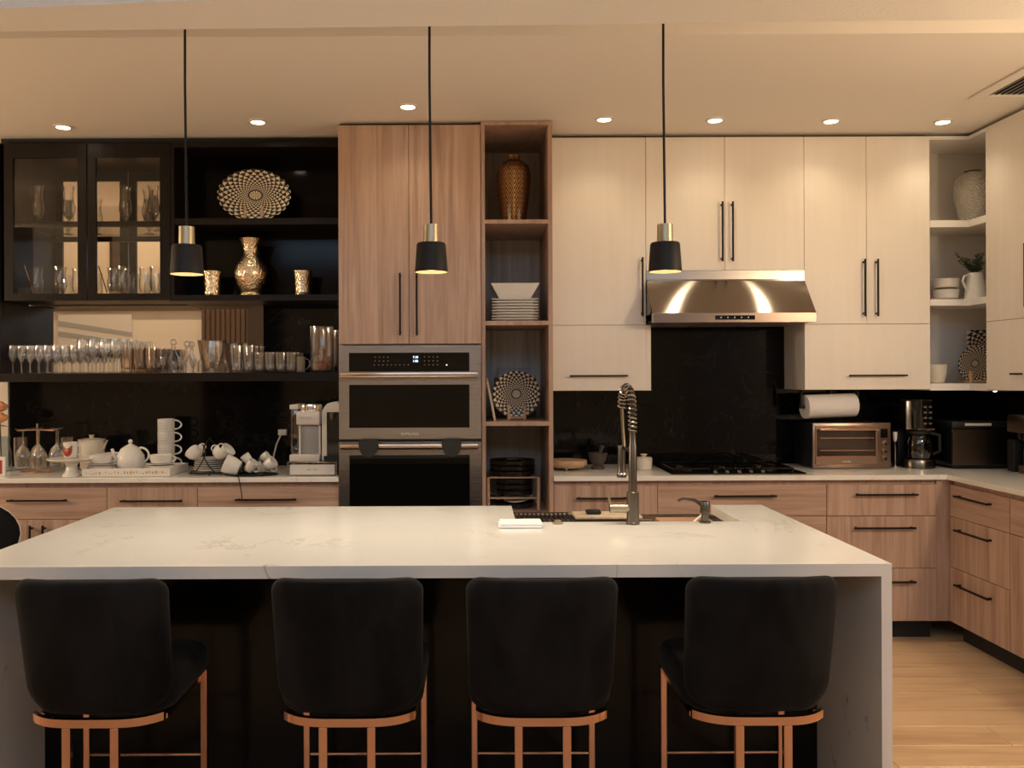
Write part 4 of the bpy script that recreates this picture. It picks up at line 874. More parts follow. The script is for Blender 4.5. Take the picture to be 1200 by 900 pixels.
# wall socket and white cable
sx_, sz_ = pt(331, 506.5, 5.36)
t = T('wall_plug', 'white plug and cable in the black splashback left of the pod machine', 'plug', (sx_, 5.37, sz_))
t.part('plug', box(sx_ - .022, sx_ + .03, 5.335, 5.3715, sz_ - .018, sz_ + .018, .004, 2), lightplas)
t.part('cable', B().tube([(sx_ - .008, 5.345, sz_ - .018), (sx_ - .03, 5.335, sz_ - .07), (sx_ - .042, 5.32, sz_ - .13), (sx_ - .040, 5.29, ZT + .05), (sx_ - .045, 5.25, ZT + .008), (sx_ - .075, 5.20, ZT + .006), (sx_ - .10, 5.19, ZT + .006)], .0045, 8), lightplas)
# pod drawer stand and the two coffee machines
Y = 4.81; xa, xb_ = X(336, Y), X(394.5, Y)
zda, zdb = z0, Z(541.5, Y, 365)
t = T('pod_organizer', 'white pod drawer in a wire stand under the coffee machines', 'drawer unit', ((xa + xb_) / 2, 4.95, z0))
t.part('top_shelf', box(xa, xb_, Y, 5.12, zdb - .006, zdb, .001), steel)
for xx in (xa, xb_ - .008):
    for yy in (Y, 5.11): t.part('leg', box(xx, xx + .008, yy, yy + .008, z0, zdb - .0065), steel)
dr = t.part('drawer', box(xa + .012, xb_ - .012, Y + .004, 5.10, z0 + .004, Z(544.5, Y, 365), .003), lightplas)
b = B()
for i in range(8):
    xx = xa + .03 + i * .03; t.part('pod', B().lathe([(.009, 0), (.012, .0105), (1e-4, .012)], xx, Y + .03, Z(544.5, Y, 365), 12), (greyplas, redprint, goldpr, blackmat)[i % 4], dr) if i < 8 else None
t.part('drawer_print', box((xa + xb_) / 2 - .03, (xa + xb_) / 2 - .005, Y + .0032, Y + .0039, z0 + .03, z0 + .036).box((xa + xb_) / 2 + .005, (xa + xb_) / 2 + .03, Y + .0032, Y + .0039, z0 + .03, z0 + .036), greyprint, dr)
Y = 4.84; zk = zdb + .001; zA_, zB_ = Z(474, Y, 357), Z(482, Y, 357)
t = T('pod_coffee_machine', 'silver and white pod coffee machine with a side water tank on the drawer', 'coffee maker', (X(357, Y), 4.95, zk))
t.part('base', box(X(339, Y), X(374.5, Y), Y - .01, 5.1, zk, Z(532.5, Y, 357), .006, 2), lightplas)
t.part('column', box(X(350, Y), X(374.5, Y), Y + .03, 5.1, Z(532.5, Y, 357) + .0005, Z(498.5, Y, 357), .004, 2), greyplas)
t.part('column_edge', B().box(X(349, Y), X(351, Y), Y + .02, Y + .04, Z(532.5, Y, 357), Z(498.5, Y, 357)).box(X(372.5, Y), X(374.5, Y), Y + .02, Y + .04, Z(532.5, Y, 357), Z(498.5, Y, 357)), lightplas)
hd_ = t.part('head', box(X(347, Y), X(374.5, Y), Y - .006, 5.1, Z(498, Y, 357), zB_, .008, 2), lightplas)
t.part('lid', B().lathe([(.062, zB_ + .0005), (.064, zB_ + .02), (.060, zA_), (1e-4, zA_ + .001)], X(361, Y), Y + .07, 0, 28), chrome)
tk = t.part('water_tank', box(X(339.5, Y), X(347.5, Y), Y + .02, 5.08, Z(532, Y, 343), Z(480, Y, 343), .004, 2), ambergl)
t.part('tank_lid', box(X(338.5, Y), X(348, Y), Y + .014, 5.085, Z(480, Y, 343) + .0005, Z(474.5, Y, 343), .003), lightplas)
text(hd_, 'logo', 'KEURIG', .019, (X(358, Y), Y - .0066, Z(490, Y, 357)), greyprint, t.base)
Y = 4.84; t = T('capsule_machine', 'cream arched capsule machine with black front between the silver machine and the tower', 'coffee maker', (X(388, Y), 4.96, zk))
arc = [(X(376.5, Y), zk), (X(376.5, Y), Z(484, Y, 388)), (X(379, Y), Z(477.5, Y, 388)), (X(383, Y), Z(473, Y, 388)), (X(388, Y), Z(471.5, Y, 388)), (X(394, Y), Z(471.5, Y, 388)), (-.7275, Z(474, Y)), (-.7275, zk)]
t.part('shell', B().prism(arc, Y + .012, 5.08, 'XZ'), creamplas)
t.part('black_front', B().prism([(X(382.5, Y), Z(539, Y, 388)), (X(382.5, Y), Z(483, Y, 388)), (-.728, Z(483, Y, 388)), (-.728, Z(539, Y, 388))], Y + .004, Y + .0115, 'XZ'), blackgloss)
t.part('spout', B().lathe([(.012, Z(492, Y, 388)), (.015, Z(487, Y, 388)), (.015, Z(484, Y, 388))], X(389, Y), Y - .004, 0, 14), gun)
t.part('cup_shelf', box(X(380, Y), -.729, Y - .03, Y + .003, Z(539.5, Y, 388), Z(534, Y, 388), .003), blackmat)

# ================================================================== RIGHT WORKTOP ITEMS
Y = 5.08; k = F / Y; x_ = X(665, Y)
t = T('wooden_riser', 'small two-tier round wooden stand left of the mortar', 'stand', (x_, Y, z0))
za, zb_ = Z(544.5, Y, 668), Z(539.5, Y, 668)
t.part('upper_disc', B().lathe([(22 / k, za), (22.5 / k, za + .006), (22 / k, zb_ + .004), (1e-4, zb_ + .004)], x_, Y, 0, 32), bamboo)
t.part('lower_disc', B().lathe([(19 / k, z0 + .016), (19.5 / k, z0 + .022), (19 / k, z0 + .026), (1e-4, z0 + .026)], x_, Y, 0, 32), bamboo)
for a in (.3, 2.4, 4.5):
    cx, cy = x_ + .07 * math.cos(a), Y + .07 * math.sin(a)
    t.part('peg', B().ball(cx, cy, z0 + .008, .008), bamboo); t.part('peg', B().lathe([(.006, z0 + .0262), (.006, za - .0002)], cx, cy, 0, 10), bamboo)
Y = 5.1; k = F / Y; x_ = X(700, Y)
t = T('mortar', 'dark stone mortar left of the faucet spray head', 'mortar', (x_, Y, z0))
hh = Z(530.5, Y, 700) - z0
t.part('bowl', B().lathe([(8 / k, z0), (8 / k, z0 + .01), (5.5 / k, z0 + hh * .25), (9 / k, z0 + hh * .5), (11 / k, z0 + hh * .85), (11.3 / k, z0 + hh), (9.8 / k, z0 + hh), (7 / k, z0 + hh * .5), (1e-4, z0 + hh * .4)], x_, Y, 0, 28), mortarm)
one('pestle', 'dark stone pestle standing in the mortar', 'pestle', B().tube([(x_ - .005, Y, z0 + hh * .42), (x_ + .012, Y, z0 + hh * .9), (x_ + .02, Y, z0 + hh * 1.22), (x_ + .026, Y, z0 + hh * 1.42), (x_ + .027, Y, z0 + hh * 1.48)], [.014, .010, .012, .016, .008], 12), mortarm, (x_, Y, z0 + hh * .4))
Y = 5.08; k = F / Y; x_ = X(754, Y)
t = T('sugar_pot', 'small cream pot with a knobbed lid right of the faucet', 'pot', (x_, Y, z0))
hh = Z(537, Y, 754) - z0
t.part('body', B().lathe([(9 / k, z0), (9.6 / k, z0 + .004), (9.8 / k, z0 + hh), (1e-4, z0 + hh)], x_, Y, 0, 26), creamcer)
t.part('lid', B().lathe([(9.6 / k, z0 + hh + .0005), (9 / k, z0 + hh + .006), (3 / k, z0 + hh + .009), (2 / k, z0 + hh + .014), (4.2 / k, z0 + hh + .021), (3.8 / k, z0 + hh + .025), (1e-4, z0 + hh + .026)], x_, Y, 0, 26), creamcer)
# cooktop
cx0, cx1, cy0, cy1 = 1.066, 1.80, 4.80, 5.33
t = T('cooktop', 'black glass gas cooktop set in the worktop below the hood', 'cooktop', ((cx0 + cx1) / 2, 5.06, ZT))
t.part('glass_plate', box(cx0, cx1, cy0, cy1, ZT + .0005, ZT + .008, .002), blackglass)
for i, (bx, by, r_) in enumerate(((1.20, 4.98, .035), (1.20, 5.2, .042), (1.43, 5.14, .05), (1.66, 5.2, .042), (1.66, 4.98, .035))):
    bu = t.part('burner', B().lathe([(r_, ZT + .0085), (r_, ZT + .011), (r_ * .8, ZT + .013), (r_ * .8, ZT + .015), (1e-4, ZT + .016)], bx, by, 0, 20), gun)
for gx in (1.20, 1.43, 1.66):
    b = B()
    for s in (-1, 1): b.box(gx + s * .10 - .006, gx + s * .10 + .006, 4.90, 5.29, ZT + .018, ZT + .026).box(gx - .106, gx + .106, 5.095 + s * .19 - .006, 5.095 + s * .19 + .006, ZT + .018, ZT + .026)
    b.box(gx - .006, gx + .006, 4.90, 5.29, ZT + .018, ZT + .026)
    for sx in (-1, 1):
        for sy in (-1, 1): b.box(gx + sx * .10 - .006, gx + sx * .10 + .006, 5.095 + sy * .19 - .006, 5.095 + sy * .19 + .006, ZT + .0085, ZT + .018)
    t.part('grate', b, blackgloss)
for i in range(5): t.part('knob', B().lathe([(.014, ZT + .0085), (.013, ZT + .018), (.010, ZT + .020), (1e-4, ZT + .020)], X(838 + i * 14, 4.85), 4.85, 0, 16), gun)
# toaster oven
Y = 5.06; ta, tb = X(952, Y), X(1044, Y); zt0, zt1 = Z(549, Y, 1000), Z(495.5, Y, 1000)
t = T('toaster_oven', 'bronze toaster oven with glass door and three knobs on the worktop', 'toaster oven', ((ta + tb) / 2, 5.2, z0))
t.part('body', box(ta + .002, tb - .002, Y + .02, 5.36, zt0 + .004, zt1 - .002, .006, 2), blackmat)
fr = t.part('front', box(ta, tb, Y, Y + .0195, zt0, zt1, .006, 2), bronze_oven)
dd = t.part('door', px_box(955.5, 1028, 500.5, 546, Y - .008, Y - .0005, bev=.002), bronze_oven)
t.part('door_glass', px_box(957, 1026, 505, 536.5, Y - .010, Y - .0085), mat('oven_glass', (.035, .022, .016), .06), dd)
t.part('handle', B().box(X(958, Y), X(1027, Y), Y - .04, Y - .03, Z(504, Y, 1000), Z(502, Y, 1000), .002).box(X(960, Y), X(962, Y), Y - .03, Y - .0085, Z(504, Y, 1000), Z(502, Y, 1000)).box(X(1023, Y), X(1025, Y), Y - .03, Y - .0085, Z(504, Y, 1000), Z(502, Y, 1000)), copper, dd)
b = B()
for yy in (513, 527.5, 534.5): b.box(X(960, Y), X(1023, Y), Y - .0112, Y - .0104, Z(yy + .5, Y, 1000), Z(yy - .4, Y, 1000))
t.part('rack_lines', b, copper, dd)
t.part('display', px_box(1032, 1040, 504.5, 515, Y - .003, Y - .0005), blackgloss)
for py in (520, 529, 537.5):
    kn = t.part('knob', B().lathe([(.017, 0), (.016, .012), (.012, .016), (1e-4, .016)], X(1036, Y), Y - .0005, Z(py, Y, 1036), 18, mtx=Matrix.Rotation(PI / 2, 3, 'X')), bronze_oven)
    t.part('knob_face', B().lathe([(.010, 0), (.010, .001), (1e-4, .001)], X(1036, Y), Y - .0168, Z(py, Y, 1036), 14, mtx=Matrix.Rotation(PI / 2, 3, 'X')), blackmat, kn)
text(dd, 'logo', 'COSORI', .013, (X(991, Y), Y - .0087, Z(541, Y, 990)), stonew, t.base)
for xx in (ta + .04, tb - .05):
    for yy in (Y + .03, 5.32): t.part('foot', B().lathe([(.014, z0), (.014, zt0 + .003)], xx, yy, 0, 12), blackmat)
# paper towel roll on its holder
Y = 5.16; k = F / Y; xa, xb_ = X(941, Y), X(1001, Y); zr_ = Z(476.5, Y, 970); rr = 13.8 / k
one('paper_towel', 'white paper towel roll hanging under the wall cabinet', 'paper towel', B().lathe([(.02, 0), (rr, 0), (rr, xb_ - xa), (.02, xb_ - xa), (.02, 0)], 0, 0, 0, 40, mtx=Matrix.Rotation(PI / 2, 3, 'Y')).moved(Matrix.Translation((xa, Y - .02, zr_)) @ Matrix.Rotation(.10, 4, 'Z') @ Matrix.Rotation(-.03, 4, 'Y')), paper, (xa, Y, zr_))
t = T('towel_holder', 'black under-cabinet rod holder for the paper towel roll', 'holder', ((xa + xb_) / 2, Y, zL))
t.part('rod', B().tube([(xa - .02, Y - .022, zr_ - .001), (xb_ + .015, Y + .006, zr_ + .009)], .007, 8), blackmetal)
t.part('bracket', box(xa - .024, xa - .014, Y - .03, Y + .0, zr_ - .01, zL - .0005), blackmetal); t.part('bracket', box(xb_ + .012, xb_ + .022, Y - .012, Y + .018, zr_ - .006, zL - .0005), blackmetal)
# milk frother wand
Y = 5.12; x_ = X(1048.5, Y)
t = T('milk_frother', 'slim steel frother wand standing right of the toaster oven', 'frother', (x_, Y, z0))
t.part('handle', B().lathe([(.007, z0 + .15), (.012, z0 + .175), (.0125, z0 + .205), (1e-4, z0 + .206)], x_, Y, 0, 14), stonew)
t.part('shaft', B().lathe([(.005, z0 + .02), (.0048, z0 + .15)], x_, Y, 0, 10), chrome); t.part('base', B().lathe([(.018, z0), (.018, z0 + .010), (.008, z0 + .02)], x_, Y, 0, 16), chrome)
def coffee_maker(label, x0, x1, Y, ztop, metal, group=None):
    W = x1 - x0; H = ztop - z0; xm = (x0 + x1) / 2
    t = T('drip_coffee_maker', label, 'coffee maker', (xm, Y + .1, z0), group)
    t.part('base', B().lathe([(W * .5, z0), (W * .5, z0 + H * .10), (W * .47, z0 + H * .13), (1e-4, z0 + H * .13)], xm, Y + W * .45, 0, 32, sy=.95), metal)
    t.part('tower', box(x0 + W * .06, x1 - W * .1, Y + W * .86, Y + W * 1.25, z0, z0 + H * .55, .01, 2), blackmat)
    hd_ = t.part('head', B().lathe([(W * .44, z0 + H * .56), (W * .46, z0 + H * .60), (W * .46, ztop - .01), (W * .42, ztop), (1e-4, ztop)], xm, Y + W * .55, 0, 32), blackgloss)
    t.part('head_side', B().lathe([(W * .47, z0 + H * .58), (W * .47, ztop - .012)], xm - W * .02, Y + W * .56, 0, 32, sx=.99).moved(Matrix.Identity(4)), gun) if False else None
    t.part('head_side', box(x0 + W * .02, x0 + W * .24, Y + W * .22, Y + W * .30, z0 + H * .56, ztop - .006, .008, 2), darksteel, hd_)
    t.part('trim_bar', box(xm - W * .18, xm + W * .34, Y + W * .07, Y + W * .1, z0 + H * .555, z0 + H * .58, .002), copper, hd_)
    b = B()
    for i in range(4):
        for j in range(2): b.box(xm + W * (.0 + j * .16), xm + W * (.09 + j * .16), Y + W * .068, Y + W * .09, z0 + H * (.64 + i * .08), z0 + H * (.665 + i * .08))
    t.part('keys', b, darksteel, hd_)
    cf = t.part('carafe', O().lathe([(1e-4, z0 + H * .135), (W * .36, z0 + H * .135), (W * .40, z0 + H * .2), (W * .40, z0 + H * .4), (W * .30, z0 + H * .5)], xm, Y + W * .42, 0, 28), carafe_gl)
    t.part('coffee', B().lathe([(W * .34, z0 + H * .14), (W * .38, z0 + H * .2), (W * .38, z0 + H * .33), (1e-4, z0 + H * .33)], xm, Y + W * .42, 0, 24), mat('coffee', (.03, .012, .006), .1), cf)
    t.part('collar', B().lathe([(W * .31, z0 + H * .495), (W * .36, z0 + H * .5), (W * .36, z0 + H * .54), (1e-4, z0 + H * .55)], xm, Y + W * .42, 0, 28), blackmat, cf)
    t.part('handle', B().tube([(xm + W * .3, Y + W * .3, z0 + H * .51), (xm + W * .56, Y + W * .22, z0 + H * .48), (xm + W * .57, Y + W * .22, z0 + H * .25), (xm + W * .40, Y + W * .32, z0 + H * .2)], .009, 8), blackmat, cf)
    return t
Y = 5.0; coffee_maker('black and steel drip coffee maker in the corner right of the toaster oven', X(1068, Y), X(1106, Y), Y + .03, Z(468, 5.08, 1086), gun)
t2 = coffee_maker('bronze-topped coffee maker cut by the right edge of the photo', 2.945, 3.125, 4.70, Z(486, 4.75, 1195), bronze_oven)
t2.part('top_cap', box(2.94, 3.13, 4.70, 4.90, Z(508, 4.75, 1195), Z(487, 4.75, 1195), .01, 2), bronze_oven); t2.part('blue_display', box(2.946, 2.97, 4.6965, 4.6995, Z(506, 4.7, 1190), Z(493, 4.7, 1190)), blueled)
# bread bin
Y = 5.03; xa, xb_ = X(1115.5, Y), X(1188.5, Y); zt1 = Z(494, Y, 1150)
t = T('bread_bin', 'dark steel bread bin with a pale grip on its lid in the right corner', 'bread bin', ((xa + xb_) / 2, 5.16, z0))
t.part('body', box(xa, xb_, Y + .004, 5.33, z0 + .012, zt1 - .04, .01, 2), blackgloss)
t.part('front_panel', box(xa + .006, xb_ - .006, Y - .004, Y + .0035, z0 + .02, zt1 - .045, .002), mat('brown_black_steel', (.17, .13, .10), .28, 1))
li = t.part('lid', box(xa - .002, xb_ + .002, Y - .002, 5.335, zt1 - .0395, zt1, .008, 2), blackmat)
t.part('grip', box(X(1130, Y), X(1161, Y), Y - .008, Y - .0022, Z(499, Y, 1150), Z(496, Y, 1150), .002), stonew, li)
t.part('foot_plinth', box(xa + .01, xb_ - .01, Y + .01, 5.32, z0, z0 + .0115), blackmat)

xl_, zl_ = pt(1166, 459.5, 5.0)
t = T('under_shelf_glint', 'tiny glowing puck added for a glint under the corner shelf', 'light', (xl_, 5.0, zL))  # glowing puck stands in for a glint on the shelf's bottom edge
t.part('housing', B().lathe([(.016, zL - .0005), (.016, zL - .010), (.010, zL - .011)], xl_, 5.0, 0, 16), chrome)
t.part('lens', B().lathe([(.0095, zL - .0115), (.006, zL - .014), (1e-4, zL - .0145)], xl_, 5.0, 0, 12), lensm)

# ================================================================== CORNER SHELF ITEMS
Y = 5.17; k = F / Y; x_ = X(1141, Y); zb_ = CS[0]
t = T('embossed_vase', 'cream embossed vase with a brown rim on the top corner shelf', 'vase', (x_, Y, zb_))
Ht = Z(200.5, Y, 1140) - zb_
t.part('body', B().lathe([(13.5 / k, zb_), (15.5 / k, zb_ + Ht * .15), (20 / k, zb_ + Ht * .5), (20.5 / k, zb_ + Ht * .68), (18.5 / k, zb_ + Ht * .84), (12 / k, zb_ + Ht * .95), (8.8 / k, zb_ + Ht * .97)], x_, Y, 0, 36), ribw, origin=(x_, Y, zb_))
t.part('rim', B().lathe([(8.6 / k, zb_ + Ht * .97), (9.6 / k, zb_ + Ht * .985), (9.2 / k, zb_ + Ht), (7.5 / k, zb_ + Ht), (7 / k, zb_ + Ht * .95)], x_, Y, 0, 28), bronze_oven)
Y = 5.16; k = F / Y
def bowlstack(px, lab, Y=5.16):
    k = F / Y; hb = 12.5 / k
    for i in range(2):
        z_ = CS[1] + i * (hb + .001)
        t = T('serving_bowl', 'white bowl with brown foot, %s of the stack %s' % (('lower', 'upper')[i], lab), 'bowl', (X(px, Y), Y, z_), 'white bowls on the corner shelf')
        t.part('body', B().lathe([(11.8 / k, z_ + .010), (13 / k, z_ + .016), (14 / k, z_ + hb - .004), (14.5 / k, z_ + hb), (13.5 / k, z_ + hb), (12 / k, z_ + .018), (1e-4, z_ + .018)], X(px, Y), Y, 0, 30), porcelain)
        t.part('foot_band', B().lathe([(11 / k, z_), (11.8 / k, z_ + .0095), (1e-4, z_ + .0095)], X(px, Y), Y, 0, 30), bronze_oven)
bowlstack(1109, 'left of the pitcher'); bowlstack(1163, 'right of the pitcher', 5.22)
Y = 5.10; k = F / Y; x_ = X(1143.5, Y); zb_ = CS[1]; Ht = Z(320, Y, 1143) - zb_
t = T('pitcher', 'white enamel pitcher used as a planter on the middle corner shelf', 'pitcher', (x_, Y, zb_))
t.part('body', B().lathe([(12.5 / k, zb_), (12.5 / k, zb_ + .004), (10 / k, zb_ + Ht * .6), (8.2 / k, zb_ + Ht * .88), (8.8 / k, zb_ + Ht), (8 / k, zb_ + Ht), (7.4 / k, zb_ + Ht * .88), (8 / k, zb_ + Ht * .5), (1e-4, zb_ + .01)], x_, Y, 0, 30), porcelain)
t.part('handle', B().tube([(x_ - 8 / k, Y - .01, zb_ + Ht * .92), (x_ - 15 / k, Y - .02, zb_ + Ht * .88), (x_ - 17.5 / k, Y - .022, zb_ + Ht * .7), (x_ - 14 / k, Y - .02, zb_ + Ht * .45), (x_ - 10.5 / k, Y - .012, zb_ + Ht * .3)], .006, 8), porcelain)
pl = T('potted_greenery', 'sprigs of dusty green leaves standing in the white pitcher', 'plant', (x_, Y, zb_ + Ht * .6))
b = B(); sb = B(); random.seed(3)
for i in range(34):
    a = random.uniform(0, 2 * PI); sp_ = random.uniform(.01, .10); h = random.uniform(.05, .13); 
    if i < 5: a = PI + random.uniform(-.2, .2); sp_ = .07 + i * .012; h = .07 + i * .014
    top = Vector((x_ + sp_ * math.cos(a), Y + sp_ * .55 * math.sin(a), zb_ + Ht + h)); bot = Vector((x_, Y, zb_ + Ht * .72))
    sb.tube([bot, Vector((x_ + .2 * (top.x - x_), Y + .2 * (top.y - Y), zb_ + Ht * 1.02)), top], .0013, 4)
    for j in range(10):
        p = Vector((x_ + .2 * (top.x - x_), Y + .2 * (top.y - Y), zb_ + Ht * 1.02)).lerp(top, .1 + j / 10 * .9); q = random.uniform(0, 6.28); d = Vector((math.cos(q), math.sin(q) * .8, random.uniform(-.1, .7))).normalized(); e = d.cross(Vector((0, .3, 1))).normalized(); L = random.uniform(.014, .026)
        b.add([p, p + d * L * .5 + e * L * .26, p + d * L, p + d * L * .5 - e * L * .26], [(0, 1, 2, 3)])
pl.part('stems', sb, leafm); pl.part('leaves', b, leafm, kind='stuff')
Y = 5.15; k = F / Y; x_ = X(1097, Y); zb_ = CS[2]
one('cream_bowl', 'cream ceramic bowl at the left of the lowest corner shelf', 'bowl', B().lathe([(7 / k, zb_), (8.5 / k, zb_ + .006), (11 / k, zb_ + 11 / k), (11.8 / k, zb_ + 22 / k), (11 / k, zb_ + 22 / k), (9 / k, zb_ + 8 / k), (1e-4, zb_ + .01)], x_, Y, 0, 30), creamcer, (x_, Y, zb_))
Y = 5.12; x_ = X(1143, Y); rp = 22 / F * Y
t = T('patterned_plate', 'round black and white triangle-patterned plate on an easel, lowest corner shelf', 'plate', (x_, Y, CS[2]))
plate(t, x_, Y, CS[2] + rp + .006, rp, scaly('corner_plate_print', rp, rp, CRM, DRK, 24)); easel(t, x_, Y, CS[2], .05, .07, bamboo)
xs, Ys = X(1156, 5.25), 5.25; sz2 = .085
sq = T('square_plate', 'square black and white patterned platter standing behind the round plate', 'plate', (xs, Ys, CS[2]))
hsq = Z(386.5, Ys, 1150) - CS[2]
sq.part('platter', box(X(1134, Ys), X(1134, Ys) + .20, Ys, Ys + .015, CS[2], CS[2] + hsq, .006, 2), scaly('platter_print', .16, .16, CRM, DRK, 22), origin=(X(1134, Ys) + .10, Ys, CS[2] + hsq / 2))

# ================================================================== ISLAND
ix0, ix1, iy0, iy1 = -1.495, 1.195, 2.54, 3.69; zi0 = ZT - .036
nx0, nx1, ny = .155, .985, 3.28
isl = T('kitchen_island', 'white quartz waterfall island with a sink and black panelled base', 'island', (-.15, 3.1, 0))
isl.part('edge_strip', box(ix0, ix1, iy0, iy0 + .0295, zi0, ZT), quartz_edge)
isl.part('worktop', B().prism([(ix0, iy0 + .03), (ix1, iy0 + .03), (ix1, iy1), (nx1, iy1), (nx1, ny), (nx0, ny), (nx0, iy1), (ix0, iy1)], zi0, ZT), quartz, smooth=0)
isl.part('waterfall_panel', box(ix0, ix0 + .030, iy0, iy1, 0, zi0 - .0002), quartz_edge); isl.part('waterfall_panel', box(ix1 - .030, ix1, iy0, iy1, 0, zi0 - .0002), quartz_edge)
isl.part('back_panel', box(ix0 + .031, ix1 - .031, 3.02, 3.035, 0, zi0 - .0004), mat('island_black_panel', (.006, .0055, .005), .14, spec=.2))
isl.part('carcass', B().box(ix0 + .031, nx0 - .03, 3.036, iy1 - .03, .1, zi0 - .0004).box(nx1 + .03, ix1 - .031, 3.036, iy1 - .03, .1, zi0 - .0004).box(nx0 - .03, nx1 + .03, 3.036, iy1 - .03, .1, .60), espresso)
for a, c in ((ix0 + .032, -.9), (-.9, -.35), (-.35, nx0 - .02), (nx1 + .02, ix1 - .032)): isl.part('door', box(a + .002, c - .002, iy1 - .029, iy1 - .01, .11, zi0 - .004), espresso)
isl.part('toe_kick', box(ix0 + .032, ix1 - .032, 3.09, iy1 - .08, 0, .0995), blackgap)
zsk = ZT - .037
sk = T('sink', 'stainless steel workstation sink set in the back edge of the island', 'sink', ((nx0 + nx1) / 2, 3.48, .63))
sx0, sx1, sy0, sy1 = nx0 - .012, nx1 + .012, ny - .012, iy1 - .004
sk.part('basin', B().box(sx0, sx1, sy0, sy0 + .006, .63, zsk).box(sx0, sx1, sy1 - .03, sy1, .63, zsk).box(sx0, sx0 + .006, sy0 + .006, sy1 - .03, .63, zsk).box(sx1 - .006, sx1, sy0 + .006, sy1 - .03, .63, zsk).box(sx0, sx1, sy0, sy1, .622, .63), steelmesh)
sk.part('drain', B().lathe([(.045, .6302), (.045, .633), (1e-4, .6335)], .57, 3.46, 0, 20), chrome)
sk.part('ledge', B().box(sx0 + .0065, sx1 - .0065, sy1 - .042, sy1 - .0305, zsk - .03, zsk - .018), steelmesh)
# things over the sink
rr_ = T('drying_rack', 'roll-up drying rack of dark rods over the left of the sink', 'rack', (.27, 3.48, zsk))
for i in range(13): rr_.part('rod', B().tube([(nx0 + .012 + i * .018, ny + .006, zsk + .005), (nx0 + .012 + i * .018, iy1 - .006, zsk + .005)], .0042, 6), gun)
for yy in (ny + .02, iy1 - .02): rr_.part('edge_strip', box(nx0 + .006, nx0 + .236, yy - .005, yy + .005, zsk + .0095, zsk + .0125), rubber)
one('sink_board', 'pale wooden chopping board lying across the sink', 'cutting board', box(nx0 + .25, nx0 + .52, iy1 - .135, iy1 - .006, zsk + .001, zsk + .014, .003), board, (.5, 3.5, zsk))
one('dish_brush', 'dark block brush lying on the sink chopping board', 'brush', box(.455, .515, iy1 - .10, iy1 - .05, zsk + .0145, zsk + .030, .006, 2), blackmat, (.485, 3.61, zsk + .0145))
cb = T('sink_tray', 'wooden tray with a utensil at the right of the sink', 'tray', (.83, 3.5, zsk - .02))
cb.part('tray', B().box(.74, .95, ny + .05, iy1 - .06, zsk - .05, zsk - .045).box(.74, .746, ny + .05, iy1 - .06, zsk - .045, zsk - .004).box(.944, .95, ny + .05, iy1 - .06, zsk - .045, zsk - .004).box(.746, .944, ny + .05, ny + .056, zsk - .045, zsk - .004).box(.746, .944, iy1 - .066, iy1 - .06, zsk - .045, zsk - .004), bamboo)
one('wooden_spoon', 'pale utensil leaning across the wooden sink tray', 'utensil', B().tube([(.86, 3.56, zsk - .035), (.90, 3.59, zsk - .006), (.925, 3.60, zsk + .012)], [.008, .005, .004], 8), stonew, (.86, 3.57, zsk - .03))
one('folded_cloth', 'white folded dish cloth on the island beside the sink', 'cloth', B().box(X(583, 3.2), X(633, 3.2), 3.14, 3.265, ZT + .0008, ZT + .009, .004, 2).box(X(585, 3.2), X(634, 3.2), 3.145, 3.262, ZT + .0095, ZT + .016, .004, 2), cloth, (X(608, 3.2), 3.2, ZT))
one('sink_button', 'small bronze air switch button on the island near the cloth', 'switch', B().lathe([(.020, ZT + .0005), (.020, ZT + .005), (.012, ZT + .008), (.012, ZT + .014), (1e-4, ZT + .015)], X(653, 3.24), 3.24, 0, 20), brass, (X(653, 3.24), 3.24, ZT))
# faucet
fy = 3.226; fx = X(741, fy); kf = F / fy
def fz(py): return Z(py, fy, 740)
t = T('kitchen_faucet', 'tall gunmetal spring-neck kitchen faucet on the island sink', 'faucet', (fx, fy, ZT))
t.part('base', B().lathe([(8 / kf, ZT + .0005), (8 / kf, ZT + .008), (7.2 / kf, ZT + .010), (7.2 / kf, fz(577)), (6 / kf, fz(576))], fx, fy, 0, 24), gun)
t.part('column', B().lathe([(4.9 / kf, fz(576)), (4.9 / kf, fz(522)), (4.2 / kf, fz(520)), (4.0 / kf, fz(506))], fx, fy, 0, 20), gun)
# the hose arch leans towards the sink (away from the camera) and left
xe_, ye_ = X(728.5, fy + .12), fy + .12
arch = []
for i in range(25):
    a = PI * i / 24
    xx = fx + (xe_ - fx) * (1 - math.cos(a)) / 2; yy = fy + .12 * (1 - math.cos(a)) / 2
    zz = (fz(487) + (fz(480) - fz(487)) * i / 24) + (fz(458) - fz(487)) * math.sin(a) ** .8
    arch.append((xx, yy, zz))
hose = [(fx, fy, fz(506)), (fx, fy, fz(497))] + arch
t.part('hose', B().tube(hose, .0085, 10), blackmat)
def spring(path, R, pitch, r):
    P_ = [Vector(p) for p in path]; out = []; L = [0]
    for i in range(1, len(P_)): L.append(L[-1] + (P_[i] - P_[i - 1]).length)
    n_ = int(L[-1] / pitch * 10); j = 0
    for i in range(n_ + 1):
        s = L[-1] * i / n_
        while j < len(P_) - 2 and L[j + 1] < s: j += 1
        p = P_[j].lerp(P_[j + 1], (s - L[j]) / max(1e-6, L[j + 1] - L[j])); d = (P_[j + 1] - P_[j]).normalized()
        e = d.cross(Vector((.3, -.9, .1))).normalized(); g = e.cross(d); a = 2 * PI * i / 10; out.append(p + (e * math.cos(a) + g * math.sin(a)) * R)
    return out
t.part('spring', B().tube(spring(hose, .0145, .0155, .003), .0032, 5), mat('spring_bronze', (.30, .25, .20), .25, 1))
